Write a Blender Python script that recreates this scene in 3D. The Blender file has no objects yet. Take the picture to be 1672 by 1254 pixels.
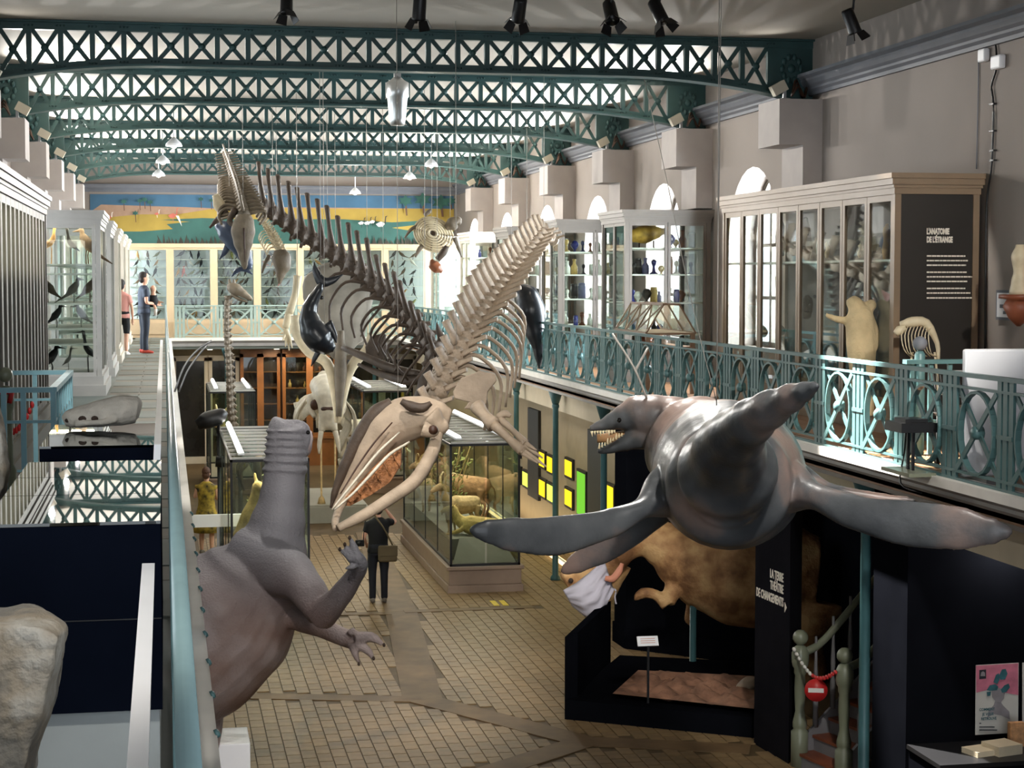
import bpy, bmesh, math, random
from mathutils import Vector, Matrix
random.seed(7)
SC = bpy.context.scene
COL = SC.collection
# ------------------------------------------------------------------ camera
CZ = 5.28            # eye height over the hall floor
GZ = 3.6             # gallery floor level
FP = 2950.0          # focal length in pixels of the 1672 px wide frame
YAW, PITCH = math.radians(10.8796), math.radians(3.4143)
cd = bpy.data.cameras.new('camera'); cam = bpy.data.objects.new('camera', cd); COL.objects.link(cam)
cd.sensor_fit = 'HORIZONTAL'; cd.sensor_width = 36.0; cd.lens = FP / 1672 * 36
cd.clip_start = 0.05; cd.clip_end = 500
cam.location = (0, 0, CZ); cam.rotation_euler = (math.pi / 2 - PITCH, 0, -YAW)
SC.camera = cam
# ------------------------------------------------------------------ world, daylight, exposure
w = bpy.data.worlds.new('sky'); SC.world = w; w.use_nodes = True
bg = w.node_tree.nodes['Background']; bg.inputs[0].default_value = (0.86, 0.92, 1.0, 1); bg.inputs[1].default_value = 2.6
SC.view_settings.view_transform = 'Standard'; SC.view_settings.look = 'None'
SC.view_settings.exposure = 0.45; SC.view_settings.gamma = 1.0; SC.view_settings.use_curve_mapping = False
SC.cycles.use_denoising = True
SC.cycles.max_bounces = 8; SC.cycles.diffuse_bounces = 4; SC.cycles.glossy_bounces = 3; SC.cycles.transparent_max_bounces = 24
SC.cycles.sample_clamp_indirect = 4.0; SC.cycles.caustics_reflective = False; SC.cycles.caustics_refractive = False
TY = [23.35 + 4.9 * k for k in range(6)]          # roof truss positions
XR, XL, YB, CEIL = 8.6, -2.6, 53.0, 8.45          # right wall, left wall, end wall, ceiling
def lamp(name, kind, loc, aim, energy, color=(1, 1, 1), size=0.3, size_y=None, cone=60, blend=0.6, parent=None):
    ld = bpy.data.lights.new(name, kind); ld.energy = energy; ld.color = color
    if kind == 'AREA':
        ld.size = size
        if size_y: ld.shape = 'RECTANGLE'; ld.size_y = size_y
    elif kind == 'SPOT':
        ld.spot_size = math.radians(cone); ld.spot_blend = blend; ld.shadow_soft_size = size
    else: ld.shadow_soft_size = size
    o = bpy.data.objects.new(name, ld); COL.objects.link(o); o.location = loc
    d = Vector(aim) - Vector(loc)
    o.rotation_euler = d.to_track_quat('-Z', 'Y').to_euler()
    if parent: o.parent = parent
    return o
UPL = [20, 1300, 1800, 2000, 2000, 2000]               # uplight power on the corbels, front to back
WIN_Y = [25.8 + 4.9 * k for k in range(-4, 6)]    # window centres, one per bay
for i, y in enumerate(WIN_Y):                     # daylight outside the windows of both long walls
    if y > 25: lamp('daylight', 'AREA', (XR + 0.75, y, 5.7), (0, y, 5.0), 1000 if y < 38 else 1700, (0.93, 0.97, 1.0), 2.2, 2.8)
    lamp('daylight', 'AREA', (XL - 0.75, y, 5.7), (6, y, 5.0), (700 if y > 38 else 260) if y > 20 else 60, (0.93, 0.97, 1.0), 2.2, 2.8)
# ------------------------------------------------------------------ helpers
def s2l(c):
    return tuple(((v / 255) / 12.92 if v / 255 <= 0.04045 else ((v / 255 + 0.055) / 1.055) ** 2.4) for v in c) + (1.0,)
MATS = {}
def mat(name, col, rough=0.6, metal=0.0, var=0.12, scale=4.0, bump=0.0, bscale=30.0, col2=None, spec=0.4, emis=None, estr=0.0, rnd=0.0, coat=0.0, detail=4.0):
    m = bpy.data.materials.new(name); m.use_nodes = True; nt = m.node_tree; N = nt.nodes; L = nt.links
    b = N['Principled BSDF']; b.inputs['Roughness'].default_value = rough; b.inputs['Metallic'].default_value = metal
    b.inputs['Specular IOR Level'].default_value = spec
    if coat: b.inputs['Coat Weight'].default_value = coat
    c1 = s2l(col); c2 = s2l(col2) if col2 else tuple(min(1, v * (1 + 1.2 * var)) for v in c1[:3]) + (1,)
    if not col2: c1 = tuple(v * (1 - 1.2 * var) for v in c1[:3]) + (1,)
    tc = N.new('ShaderNodeTexCoord'); nz = N.new('ShaderNodeTexNoise'); nz.inputs['Scale'].default_value = scale; nz.inputs['Detail'].default_value = detail
    L.new(tc.outputs['Object'], nz.inputs['Vector'])
    rp = N.new('ShaderNodeValToRGB'); rp.color_ramp.elements[0].position = 0.32; rp.color_ramp.elements[1].position = 0.68
    rp.color_ramp.elements[0].color = c1; rp.color_ramp.elements[1].color = c2
    L.new(nz.outputs['Fac'], rp.inputs['Fac'])
    out = rp.outputs['Color']
    if rnd:
        oi = N.new('ShaderNodeObjectInfo'); hs = N.new('ShaderNodeHueSaturation'); mr = N.new('ShaderNodeMapRange')
        mr.inputs['To Min'].default_value = 1 - rnd; mr.inputs['To Max'].default_value = 1 + rnd
        L.new(oi.outputs['Random'], mr.inputs['Value']); L.new(mr.outputs[0], hs.inputs['Value']); L.new(out, hs.inputs['Color']); out = hs.outputs['Color']
    L.new(out, b.inputs['Base Color'])
    if bump:
        n2 = N.new('ShaderNodeTexNoise'); n2.inputs['Scale'].default_value = bscale; n2.inputs['Detail'].default_value = 5
        L.new(tc.outputs['Object'], n2.inputs['Vector'])
        bp = N.new('ShaderNodeBump'); bp.inputs['Strength'].default_value = bump; bp.inputs['Distance'].default_value = 0.03
        L.new(n2.outputs['Fac'], bp.inputs['Height']); L.new(bp.outputs[0], b.inputs['Normal'])
    if emis:
        b.inputs['Emission Color'].default_value = s2l(emis); b.inputs['Emission Strength'].default_value = estr
    MATS[name] = m
    return m
def glass_mat(name, tint=(235, 240, 238), refl=0.05, edge=0.35, rough=0.02):
    m = bpy.data.materials.new(name); m.use_nodes = True; nt = m.node_tree; N = nt.nodes; L = nt.links
    N.remove(N['Principled BSDF'])
    t = N.new('ShaderNodeBsdfTransparent'); t.inputs[0].default_value = s2l(tint)
    g = N.new('ShaderNodeBsdfGlossy'); g.inputs['Roughness'].default_value = rough; g.inputs[0].default_value = (0.95, 0.97, 0.97, 1)
    lw = N.new('ShaderNodeLayerWeight'); lw.inputs['Blend'].default_value = 0.35
    mr = N.new('ShaderNodeMapRange'); mr.inputs['To Min'].default_value = refl; mr.inputs['To Max'].default_value = edge
    L.new(lw.outputs['Facing'], mr.inputs['Value'])
    mx = N.new('ShaderNodeMixShader'); L.new(mr.outputs[0], mx.inputs[0]); L.new(t.outputs[0], mx.inputs[1]); L.new(g.outputs[0], mx.inputs[2])
    L.new(mx.outputs[0], N['Material Output'].inputs['Surface'])
    MATS[name] = m
    return m
def emit_mat(name, col, strength):
    m = bpy.data.materials.new(name); m.use_nodes = True; N = m.node_tree.nodes; L = m.node_tree.links
    N.remove(N['Principled BSDF']); e = N.new('ShaderNodeEmission'); e.inputs[0].default_value = s2l(col); e.inputs[1].default_value = strength
    L.new(e.outputs[0], N['Material Output'].inputs['Surface']); MATS[name] = m
    return m
_ry, _rp = math.cos(YAW), math.sin(YAW)
FW = Vector((math.sin(YAW) * math.cos(PITCH), math.cos(YAW) * math.cos(PITCH), -math.sin(PITCH)))
RT = Vector((math.cos(YAW), -math.sin(YAW), 0)); UP = RT.cross(FW)
CAMP = Vector((0, 0, CZ))
def px(x, y, d):
    """world point at distance d (metres in front of the eye) for a place read off the photograph"""
    return CAMP + FW * d + RT * ((x - 836) / FP * d) - UP * ((y - 627) / FP * d)
def pxX(x, y, X):
    r = px(x, y, 1.0) - CAMP
    return CAMP + r * (X / r.x)
def pxY(x, y, Y):
    r = px(x, y, 1.0) - CAMP
    return CAMP + r * (Y / r.y)
def pxZ(x, y, Z):
    r = px(x, y, 1.0) - CAMP
    return CAMP + r * ((Z - CZ) / r.z)
def V(*a): return Vector(a)
class MB:
    """collects simple shapes and builds them as one mesh object"""
    def __init__(s): s.v = []; s.f = []; s.smooth = []
    def add(s, vs, fs, smooth=False):
        o = len(s.v); s.v += [tuple(v) for v in vs]
        for f in fs: s.f.append([o + i for i in f]); s.smooth.append(smooth)
        return s
    def box(s, x0, x1, y0, y1, z0, z1, M=None):
        vs = [V(x, y, z) for z in (z0, z1) for y in (y0, y1) for x in (x0, x1)]
        if M: vs = [M @ v for v in vs]
        return s.add(vs, [(0, 2, 3, 1), (4, 5, 7, 6), (0, 1, 5, 4), (2, 6, 7, 3), (0, 4, 6, 2), (1, 3, 7, 5)])
    def bar(s, a, b, w, h=None, up=(0, 0, 1)):
        a, b = Vector(a), Vector(b); h = h or w; t = (b - a).normalized(); up = Vector(up)
        if abs(t.dot(up)) > 0.98: up = V(0, 1, 0) if abs(t.y) < 0.9 else V(1, 0, 0)
        sd = t.cross(up).normalized() * (w / 2); u = sd.cross(t).normalized() * (h / 2)
        vs = [p + sd * i + u * j for p in (a, b) for j in (-1, 1) for i in (-1, 1)]
        return s.add(vs, [(0, 1, 3, 2), (4, 6, 7, 5), (0, 4, 5, 1), (2, 3, 7, 6), (0, 2, 6, 4), (1, 5, 7, 3)])
    def loft(s, ctrl, seg=12, sub=4, up=(0, 0, 1), cap=True, sq=1.0, ripple=None):
        """ctrl: (point, half width, half height); a smooth tube through the rings"""
        up = Vector(up); n = len(ctrl); rings = []
        pts = [Vector(c[0]) for c in ctrl]; ws = [c[1] for c in ctrl]; hs = [c[2] if len(c) > 2 else c[1] for c in ctrl]
        def cr(a, i, t):
            p0 = a[max(i - 1, 0)]; p1 = a[i]; p2 = a[min(i + 1, n - 1)]; p3 = a[min(i + 2, n - 1)]
            if i == 0: p0 = p1 + (p1 - p2)
            if i + 2 > n - 1: p3 = p2 + (p2 - p1)
            return 0.5 * (2 * p1 + (p2 - p0) * t + (2 * p0 - 5 * p1 + 4 * p2 - p3) * t * t + (3 * p1 - p0 - 3 * p2 + p3) * t ** 3)
        smp = []
        for i in range(n - 1):
            for k in range(sub):
                t = k / sub; smp.append((cr(pts, i, t), max(1e-4, ws[i] + (ws[i + 1] - ws[i]) * (t * t * (3 - 2 * t))), max(1e-4, hs[i] + (hs[i + 1] - hs[i]) * (t * t * (3 - 2 * t)))))
        smp.append((pts[-1], max(1e-4, ws[-1]), max(1e-4, hs[-1])))
        if ripple:
            smp = [(p, a * (1 + ripple[0] * (1 - i / len(smp)) * math.sin(i * ripple[1])), b * (1 + ripple[0] * (1 - i / len(smp)) * math.sin(i * ripple[1]))) for i, (p, a, b) in enumerate(smp)]
        m = len(smp); vs = []; fs = []
        for i, (p, a, b) in enumerate(smp):
            t = (smp[min(i + 1, m - 1)][0] - smp[max(i - 1, 0)][0])
            t = t.normalized() if t.length > 1e-9 else V(0, 0, 1)
            sd = t.cross(up)
            if sd.length < 0.05: sd = t.cross(V(0.3, 0.9, 0.1))
            sd.normalize(); u = sd.cross(t)
            for k in range(seg):
                an = 2 * math.pi * k / seg; c, q = math.cos(an), math.sin(an)
                if sq != 1.0: c = math.copysign(abs(c) ** sq, c); q = math.copysign(abs(q) ** sq, q)
                vs.append(p + sd * (c * a) + u * (q * b))
        for i in range(m - 1):
            for k in range(seg):
                k2 = (k + 1) % seg
                fs.append((i * seg + k, i * seg + k2, (i + 1) * seg + k2, (i + 1) * seg + k))
        if cap: fs.append(tuple(range(seg - 1, -1, -1))); fs.append(tuple((m - 1) * seg + k for k in range(seg)))
        return s.add(vs, fs, True)
    def tube(s, pts, r, seg=8, sub=3, up=(0, 0, 1)):
        if not isinstance(r, (list, tuple)): r = [r] * len(pts)
        return s.loft([(p, q, q) for p, q in zip(pts, r)], seg, sub, up)
    def lathe(s, prof, c=(0, 0, 0), seg=12, axis=None):
        """prof: (radius, height) list about +Z through c"""
        c = Vector(c); vs = []; fs = []; m = len(prof)
        Q = Vector(axis).to_track_quat('Z', 'Y').to_matrix() if axis else Matrix.Identity(3)
        for r, z in prof:
            for k in range(seg):
                a = 2 * math.pi * k / seg; vs.append(c + Q @ V(r * math.cos(a), r * math.sin(a), z))
        for i in range(m - 1):
            for k in range(seg):
                k2 = (k + 1) % seg; fs.append((i * seg + k, i * seg + k2, (i + 1) * seg + k2, (i + 1) * seg + k))
        fs.append(tuple(range(seg - 1, -1, -1))); fs.append(tuple((m - 1) * seg + k for k in range(seg)))
        return s.add(vs, fs, True)
    def ball(s, c, rx, ry=None, rz=None, seg=12, M=None):
        ry = ry or rx; rz = rz or rx; c = Vector(c); n = max(4, seg // 2); vs = []; fs = []
        for i in range(n + 1):
            th = math.pi * i / n
            for k in range(seg):
                a = 2 * math.pi * k / seg
                p = V(rx * math.sin(th) * math.cos(a), ry * math.sin(th) * math.sin(a), rz * math.cos(th))
                vs.append(c + (M @ p if M else p))
        for i in range(n):
            for k in range(seg):
                k2 = (k + 1) % seg; fs.append((i * seg + k, (i + 1) * seg + k, (i + 1) * seg + k2, i * seg + k2))
        return s.add(vs, fs, True)
    def prism(s, poly, off, smooth=False):
        """poly: world points of one face; off: extrusion vector"""
        poly = [Vector(p) for p in poly]; off = Vector(off); n = len(poly)
        fs = [tuple(range(n)), tuple(range(2 * n - 1, n - 1, -1))]
        fs += [(i, n + i, n + (i + 1) % n, (i + 1) % n) for i in range(n)]
        return s.add(poly + [p + off for p in poly], fs, smooth)
    def mesh(s, name):
        me = bpy.data.meshes.new(name); me.from_pydata(s.v, [], s.f); me.update()
        bm = bmesh.new(); bm.from_mesh(me); bmesh.ops.recalc_face_normals(bm, faces=bm.faces); bm.to_mesh(me); bm.free()
        me.polygons.foreach_set('use_smooth', s.smooth); me.update()
        return me
    def build(s, name, m, parent=None, **kw): return link(name, s.mesh(name), m, parent, **kw)
def link(name, me, m, parent=None, loc=None, rot=None, scale=None, remesh=None, smooth=0, bevel=0, subd=0):
    if m is not None and not me.materials: me.materials.append(MATS[m] if isinstance(m, str) else m)
    o = bpy.data.objects.new(name, me); COL.objects.link(o)
    if parent: o.parent = parent
    if loc is not None: o.location = loc
    if rot is not None: o.rotation_euler = rot
    if scale is not None: o.scale = scale if not isinstance(scale, (int, float)) else (scale,) * 3
    if remesh:
        r = o.modifiers.new('remesh', 'REMESH'); r.mode = 'VOXEL'; r.voxel_size = remesh; r.use_smooth_shade = True
        if smooth: q = o.modifiers.new('smooth', 'SMOOTH'); q.iterations = smooth; q.factor = 0.5
    if bevel: q = o.modifiers.new('bevel', 'BEVEL'); q.width = bevel; q.segments = 2; q.limit_method = 'ANGLE'
    if subd: q = o.modifiers.new('sub', 'SUBSURF'); q.levels = q.render_levels = subd
    return o
def tag(o, label, cat, group=None, kind=None):
    o['label'] = label; o['category'] = cat
    if group: o['group'] = group
    if kind: o['kind'] = kind
    return o
def thing(name, label, cat, loc=(0, 0, 0), group=None, rot=None):
    o = bpy.data.objects.new(name, None); COL.objects.link(o); o.location = loc; o.empty_display_size = 0.1
    if rot is not None: o.rotation_euler = rot
    return tag(o, label, cat, group)
def struct(o): o['kind'] = 'structure'; return o
def copytree(o, parent=None, loc=None, label=None):
    c = o.copy(); COL.objects.link(c); c.parent = parent
    if loc is not None: c.location = loc
    if label: c['label'] = label
    for ch in o.children: copytree(ch, c)
    return c
ORD = 'first second third fourth fifth sixth seventh eighth ninth tenth eleventh twelfth thirteenth fourteenth fifteenth sixteenth seventeenth eighteenth nineteenth twentieth'.split()
# ------------------------------------------------------------------ materials
mat('wall', (136, 127, 120), 0.85, var=0.04, scale=0.8)
mat('ceiling', (152, 145, 134), 0.9, var=0.03, scale=0.5)
mat('corbel', (168, 160, 155), 0.85, var=0.03)
mat('cornice', (102, 104, 110), 0.6, var=0.05)
mat('truss', (40, 70, 70), 0.45, var=0.12, scale=3)
mat('white_paint', (232, 227, 218), 0.5, var=0.04)
mat('fascia', (150, 146, 142), 0.5, var=0.06)
mat('soffit', (190, 176, 150), 0.8, var=0.04)
mat('floor_base', (84, 69, 48), 0.6, var=0.15, spec=.15)
mat('tile', (126, 104, 74), 0.48, var=0.14, scale=6, rnd=0.12, spec=.15)
mat('stone_strip', (106, 85, 60), 0.55, spec=.15, var=0.16, scale=3)
mat('gallery_stone', (92, 97, 90), 0.5, var=0.15, scale=2, rnd=0.14)
mat('gallery_wood', (128, 92, 62), 0.45, var=0.15, scale=5)
mat('walk_wood', (98, 88, 74), 0.5, var=0.15, scale=5)
mat('tan_wall', (150, 134, 106), 0.8, var=0.04)
mat('navy', (11, 15, 25), 0.8, var=0.1, spec=0)
mat('black_wall', (13, 14, 18), 0.8, var=0.12, scale=2, spec=0)
mat('black_metal', (18, 18, 20), 0.4, var=0.1)
mat('rail', (76, 108, 108), 0.4, var=0.1)
mat('handrail_sheen', (126, 152, 154), 0.3, var=0.06)  # lighter teal puts the tube's glossy reflections into the colour
mat('column', (58, 94, 98), 0.4, var=0.1)
mat('cab_beige', (130, 109, 86), 0.5, var=0.06)
mat('cab_grey', (98, 91, 83), 0.5, var=0.06)
mat('cab_white', (192, 183, 168), 0.5, var=0.05)
mat('cab_near', (112, 106, 96), 0.5, var=0.05)
mat('cab_left', (184, 180, 174), 0.5, var=0.05)
mat('bone_pale', (192, 184, 166), 0.5, var=0.12, scale=8)
mat('rail_pale', (150, 168, 160), 0.5, var=0.05)
mat('lamp_beige', (186, 178, 160), 0.5, var=0.05)
mat('cab_cream', (204, 178, 144), 0.5, var=0.04)
mat('cab_in', (206, 214, 214), 0.8, var=0.03)
mat('dark_in', (36, 34, 31), 0.7, var=0.1)
mat('brown_wood', (122, 76, 34), 0.45, var=0.15, scale=3)
mat('dark_wood', (58, 34, 20), 0.5, var=0.2)
mat('bone', (158, 140, 120), 0.6, var=0.12, scale=6, bump=0.25, bscale=25)
mat('bone_dark', (66, 53, 42), 0.6, var=0.2, scale=6, bump=0.25)
mat('bone_grey', (104, 93, 78), 0.6, var=0.15, scale=8, bump=0.25)
mat('bone_ivory', (198, 184, 154), 0.5, var=0.1, scale=8)
mat('steel', (150, 150, 150), 0.35, metal=0.8, var=0.05)
mat('cable', (140, 135, 128), 0.5, var=0.05)
glass_mat('glass', (240, 244, 242), 0.03, 0.30)
glass_mat('case_glass', (232, 238, 232), 0.04, 0.45)
glass_mat('top_glass', (70, 90, 88), 0.30, 0.95, 0.01)
glass_mat('window_glass', (245, 248, 250), 0.02, 0.3)
emit_mat('tube_light', (255, 252, 244), 9.0)
emit_mat('lamp_face', (255, 244, 224), 14.0)
# ------------------------------------------------------------------ the hall: walls, floors, ceiling
def arch_wall(name, X, out, wins, y0, y1, z0, z1, m, hw=1.15, zs=5.75, zb=4.2):
    """long wall at x = X with round-arched openings; out = +1/-1 towards outdoors; thickness .5"""
    b = MB(); T = 0.5 * out; n = 14
    def pt(y, z, d=0): return (X + d, y, z)
    edges = [y0] + [e for w_ in wins for e in (w_ - hw, w_ + hw)] + [y1]
    for i in range(0, len(edges), 2):
        b.add([pt(edges[i], z0), pt(edges[i + 1], z0), pt(edges[i + 1], z1), pt(edges[i], z1)], [(0, 1, 2, 3)])
    for w_ in wins:
        b.add([pt(w_ - hw, z0), pt(w_ + hw, z0), pt(w_ + hw, zb), pt(w_ - hw, zb)], [(0, 1, 2, 3)])
        arc = [(w_ - hw * math.cos(math.pi * k / n), zs + hw * math.sin(math.pi * k / n)) for k in range(n + 1)]
        for k in range(n):
            (a0, c0), (a1, c1) = arc[k], arc[k + 1]
            b.add([pt(a0, c0), pt(a1, c1), pt(a1, z1), pt(a0, z1)], [(0, 1, 2, 3)])
            b.add([pt(a0, c0), pt(a1, c1), pt(a1, c1, T), pt(a0, c0, T)], [(0, 1, 2, 3)])
        for yy in (w_ - hw, w_ + hw):
            b.add([pt(yy, zb), pt(yy, zs), pt(yy, zs, T), pt(yy, zb, T)], [(0, 1, 2, 3)])
        b.add([pt(w_ - hw, zb), pt(w_ + hw, zb), pt(w_ + hw, zb, T), pt(w_ - hw, zb, T)], [(0, 1, 2, 3)])
    # outer skin keeps the daylight out of the masonry
    for i in range(0, len(edges), 2):
        b.add([pt(edges[i], z0, T), pt(edges[i + 1], z0, T), pt(edges[i + 1], z1, T), pt(edges[i], z1, T)], [(0, 1, 2, 3)])
    return struct(b.build(name, m))
Y0 = -4.0
RW = [y for y in WIN_Y if y > 25]
wr = arch_wall('wall_right', XR, 1, RW, Y0, YB, GZ - 0.3, CEIL, 'wall')
wl = arch_wall('wall_left', XL, -1, WIN_Y, Y0, YB, GZ - 0.3, CEIL, 'wall')
def window(n, X, out, y, hw=1.15, zs=5.75, zb=4.2):
    t = bpy.data.objects.new('window_%d' % n, None); COL.objects.link(t); struct(t); t.location = (X + 0.46 * out, y, zb)
    f = MB(); h = zs - zb
    for yy in (-hw + 0.04, hw - 0.04): f.box(-0.04, 0.04, yy - 0.05, yy + 0.05, 0, h)
    f.box(-0.04, 0.04, -hw, hw, 0, 0.08)
    k = 12
    arc = [(-math.cos(math.pi * i / k) * (hw - 0.04), h + math.sin(math.pi * i / k) * (hw - 0.04)) for i in range(k + 1)]
    for i in range(k): f.bar((0, arc[i][0], arc[i][1]), (0, arc[i + 1][0], arc[i + 1][1]), 0.09, 0.08, (1, 0, 0))
    f.build('window_frame', 'cab_grey', t)
    for yy in (-0.38, 0.38): MB().box(-0.04, 0.04, yy - 0.045, yy + 0.045, 0, h + math.sqrt((hw - .05) ** 2 - yy * yy)).build('mullion', 'cab_grey', t)
    for zz in (0.75, 1.55): MB().box(-0.03, 0.03, -hw, hw, zz - 0.025, zz + 0.025).build('glazing_bar', 'cab_grey', t)
    p = [(-hw, 0), (hw, 0)] + [(-a, b_) for a, b_ in arc]
    MB().prism([(0.0, a, b_) for a, b_ in [(-hw, 0), (hw, 0)] + [(-q[0], q[1]) for q in arc]], (0.008, 0, 0)).build('pane', 'window_glass', t)
for i, y in enumerate(RW): window(i + 1, XR, 1, y)
for i, y in enumerate(WIN_Y): window(i + 11, XL, -1, y)
# end wall with the painted frieze
struct(MB().box(XL - 0.5, XR + 0.5, YB, YB + 0.3, 0, CEIL).build('wall_back', 'wall'))
struct(MB().box(XL - 0.6, XR + 0.6, Y0, YB, CEIL, CEIL + 0.2).build('ceiling', 'ceiling'))
struct(MB().box(XL - 0.6, XL - 0.3, Y0, YB, 0, GZ - 0.3).build('wall_ground_left', 'tan_wall'))
# moulded cornices along the walls under the ceiling
def cornice(name, X, out):
    prof = [(0, 7.70), (0.05, 7.70), (0.06, 7.74), (0.10, 7.77), (0.10, 7.80), (0.14, 7.83), (0.17, 7.88), (0.17, 7.91), (0.22, 7.94), (0.22, 7.98), (0, 7.98)]
    b = MB(); b.prism([(X - out * a, Y0, z) for a, z in prof], (0, YB - Y0, 0)); return struct(b.build(name, 'cornice'))
cornice('trim_1', XR, 1); cornice('trim_2', XL, -1)
struct(MB().prism([(XL, YB, 7.68), (XL, YB - .06, 7.68), (XL, YB - .1, 7.74), (XL, YB - .16, 7.80), (XL, YB - .16, 7.86), (XL, YB - .2, 7.9), (XL, YB, 7.9)], (XR - XL, 0, 0)).build('trim_3', 'cornice'))
cmesh = MB().box(0, 0.6, -0.43, 0.43, 7.02, 7.62).mesh('corbel'); cmesh.materials.append(MATS['corbel'])
pmesh = MB().box(0.33, 0.6, -0.43, 0.40, 6.36, 7.02).mesh('pier'); pmesh.materials.append(MATS['corbel'])
for y in TY:
    link('corbel', cmesh, None, wr, (8.0, y, 0)); link('pier', pmesh, None, wr, (8.0, y, 0))
    link('corbel', cmesh, None, wl, (-2.0, y, 0), (0, 0, math.pi)); link('pier', pmesh, None, wl, (-2.0, y, 0), (0, 0, math.pi))
# ---- ground floor
fl = struct(MB().box(XL - 0.6, XR + 0.6, Y0, YB, -0.2, 0).build('floor', 'floor_base'))
tw, tl = 0.165, 0.33
tme = MB().box(-tw / 2 + .006, tw / 2 - .006, -tl / 2 + .006, tl / 2 - .006, 0.0, 0.012).mesh('tile'); tme.materials.append(MATS['tile'])
nst = [0]
def strip(a, b, wd): nst[0] += 1; MB().bar((a[0], a[1], 0.006 + .0008 * nst[0]), (b[0], b[1], 0.006 + .0008 * nst[0]), wd, 0.012).build('stone_strip', 'stone_strip', fl)
st = lambda x, y: pxZ(x, y, 0)
cross = st(690, 1143)
segs = [(st(338, 1136), cross, 0.30), (cross, st(655, 1000), 0.5), (st(655, 1000), st(600, 870), 0.5), (cross, st(955, 1212), 0.42), (st(955, 1212), st(800, 1262), 0.4), (st(955, 1212), st(1225, 1225), 0.4), (st(660, 1000), st(870, 992), 0.22), (st(470, 1005), st(640, 1003), 0.22)]
for a, b_, wd in segs: strip(a, b_, wd)
def near_strip(p):
    for a, b_, wd in segs:
        d = (b_ - a); t = max(0, min(1, (p - a).dot(d) / d.length_squared))
        if (a + d * t - p).length < wd / 2 + 0.03: return True
    return False
tiles = []
ny = int((37 - 16.6) / tl)
for j in range(ny):
    for i in range(int((7.6 - 0.6) / tw)):
        p = V(0.6 + i * tw + tw / 2, 16.6 + j * tl + (tl / 2 if i % 2 else 0), 0)
        if near_strip(p): continue
        tiles.append(p)
def frame_xy(p):
    d = p - CAMP; z = d.dot(FW); return 836 + FP * d.dot(RT) / z, 627 - FP * d.dot(UP) / z
vis = [p for p in tiles if 385 < frame_xy(p)[0] < 1240 and frame_xy(p)[1] < 1262 and not (frame_xy(p)[0] > 915 and frame_xy(p)[1] < 1200)]
vis.sort(key=lambda p: p.y); first = vis[:300]; keys = {(p.x, p.y) for p in first}
for p in first: link('tile', tme, None, fl, p)
rest = MB()
for p in tiles:
    if (p.x, p.y) not in keys: rest.box(p.x - tw / 2 + .006, p.x + tw / 2 - .006, p.y - tl / 2 + .006, p.y + tl / 2 - .006, 0, 0.012)
ro = rest.build('tile', 'tile', fl); ro['kind'] = 'stuff'
# ---- galleries
gl = struct(MB().box(XL - 0.1, 0.10, Y0, 50.2, GZ - 0.28, GZ).build('floor_gallery_left', 'gallery_stone'))
gr = struct(MB().box(6.36, XR + 0.1, Y0, 50.2, GZ - 0.22, GZ).build('floor_gallery_right', 'gallery_wood'))
gb = struct(MB().box(XL, XR, 49.25, YB, GZ - 0.28, GZ).build('floor_gallery_back', 'gallery_stone'))
for i in range(26):                                   # stone slabs and boards of the left walkway
    y = 9 + i * 1.6
    for j in range(2): MB().box(-0.78 + j * 0.42, -0.38 + j * 0.42, y, y + 1.05, GZ, GZ + 0.008).build('slab', 'gallery_stone', gl)
    MB().box(-0.78, 0.03, y + 1.08, y + 1.55, GZ, GZ + 0.006).build('plank', 'walk_wood', gl)
for i in range(22):
    for j in range(5): MB().box(6.46 + j * 0.21, 6.66 + j * 0.21, 12.2 + i * 1.5 + (0.7 if j % 2 else 0), 13.69 + i * 1.5 + (0.7 if j % 2 else 0), GZ, GZ + 0.006).build('plank', 'gallery_wood', gr) if i < 9 else None
# white kerbs and moulded fascias of the gallery edges
struct(MB().prism([(6.26, 9, GZ + .02), (6.46, 9, GZ + .02), (6.46, 9, GZ - .06), (6.26, 9, GZ - .06)], (0, 40.2, 0)).build('trim_4', 'white_paint'))
struct(MB().prism([(6.29, 9, GZ - .06), (6.33, 9, GZ - .1), (6.33, 9, GZ - .13), (6.36, 9, GZ - .16), (6.36, 9, GZ - .2), (6.39, 9, GZ - .27), (6.50, 9, GZ - .27), (6.50, 9, GZ - .06)], (0, 40.2, 0)).build('trim_5', 'fascia'))
struct(MB().prism([(0.03, 1.5, GZ + .02), (0.17, 1.5, GZ + .02), (0.17, 1.5, GZ - .30), (0.03, 1.5, GZ - .30)], (0, 47.7, 0)).build('trim_6', 'white_paint'))
struct(MB().box(0.17, 6.3, 49.1, 49.3, GZ - .05, GZ + .03).build('trim_7', 'white_paint'))
struct(MB().prism([(0.17, 49.12, GZ - .05), (0.17, 49.2, GZ - .12), (0.17, 49.2, GZ - .2), (0.17, 49.3, GZ - .2), (0.17, 49.3, GZ - .05)], (6.13, 0, 0)).build('trim_8', 'fascia'))
# soffit beam and inner wall under the right gallery, wall under the rear gallery
struct(MB().box(6.78, 6.9, 9, 49.2, 2.92, GZ - .22).build('beam_right', 'soffit'))
gw = struct(MB().box(7.5, 7.7, 29.1, 50, 0, GZ - .22).build('wall_ground_right', 'tan_wall'))
struct(MB().box(XL, XR, 51.6, 51.8, 0, GZ - .28).build('wall_ground_back', 'tan_wall'))
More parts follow.
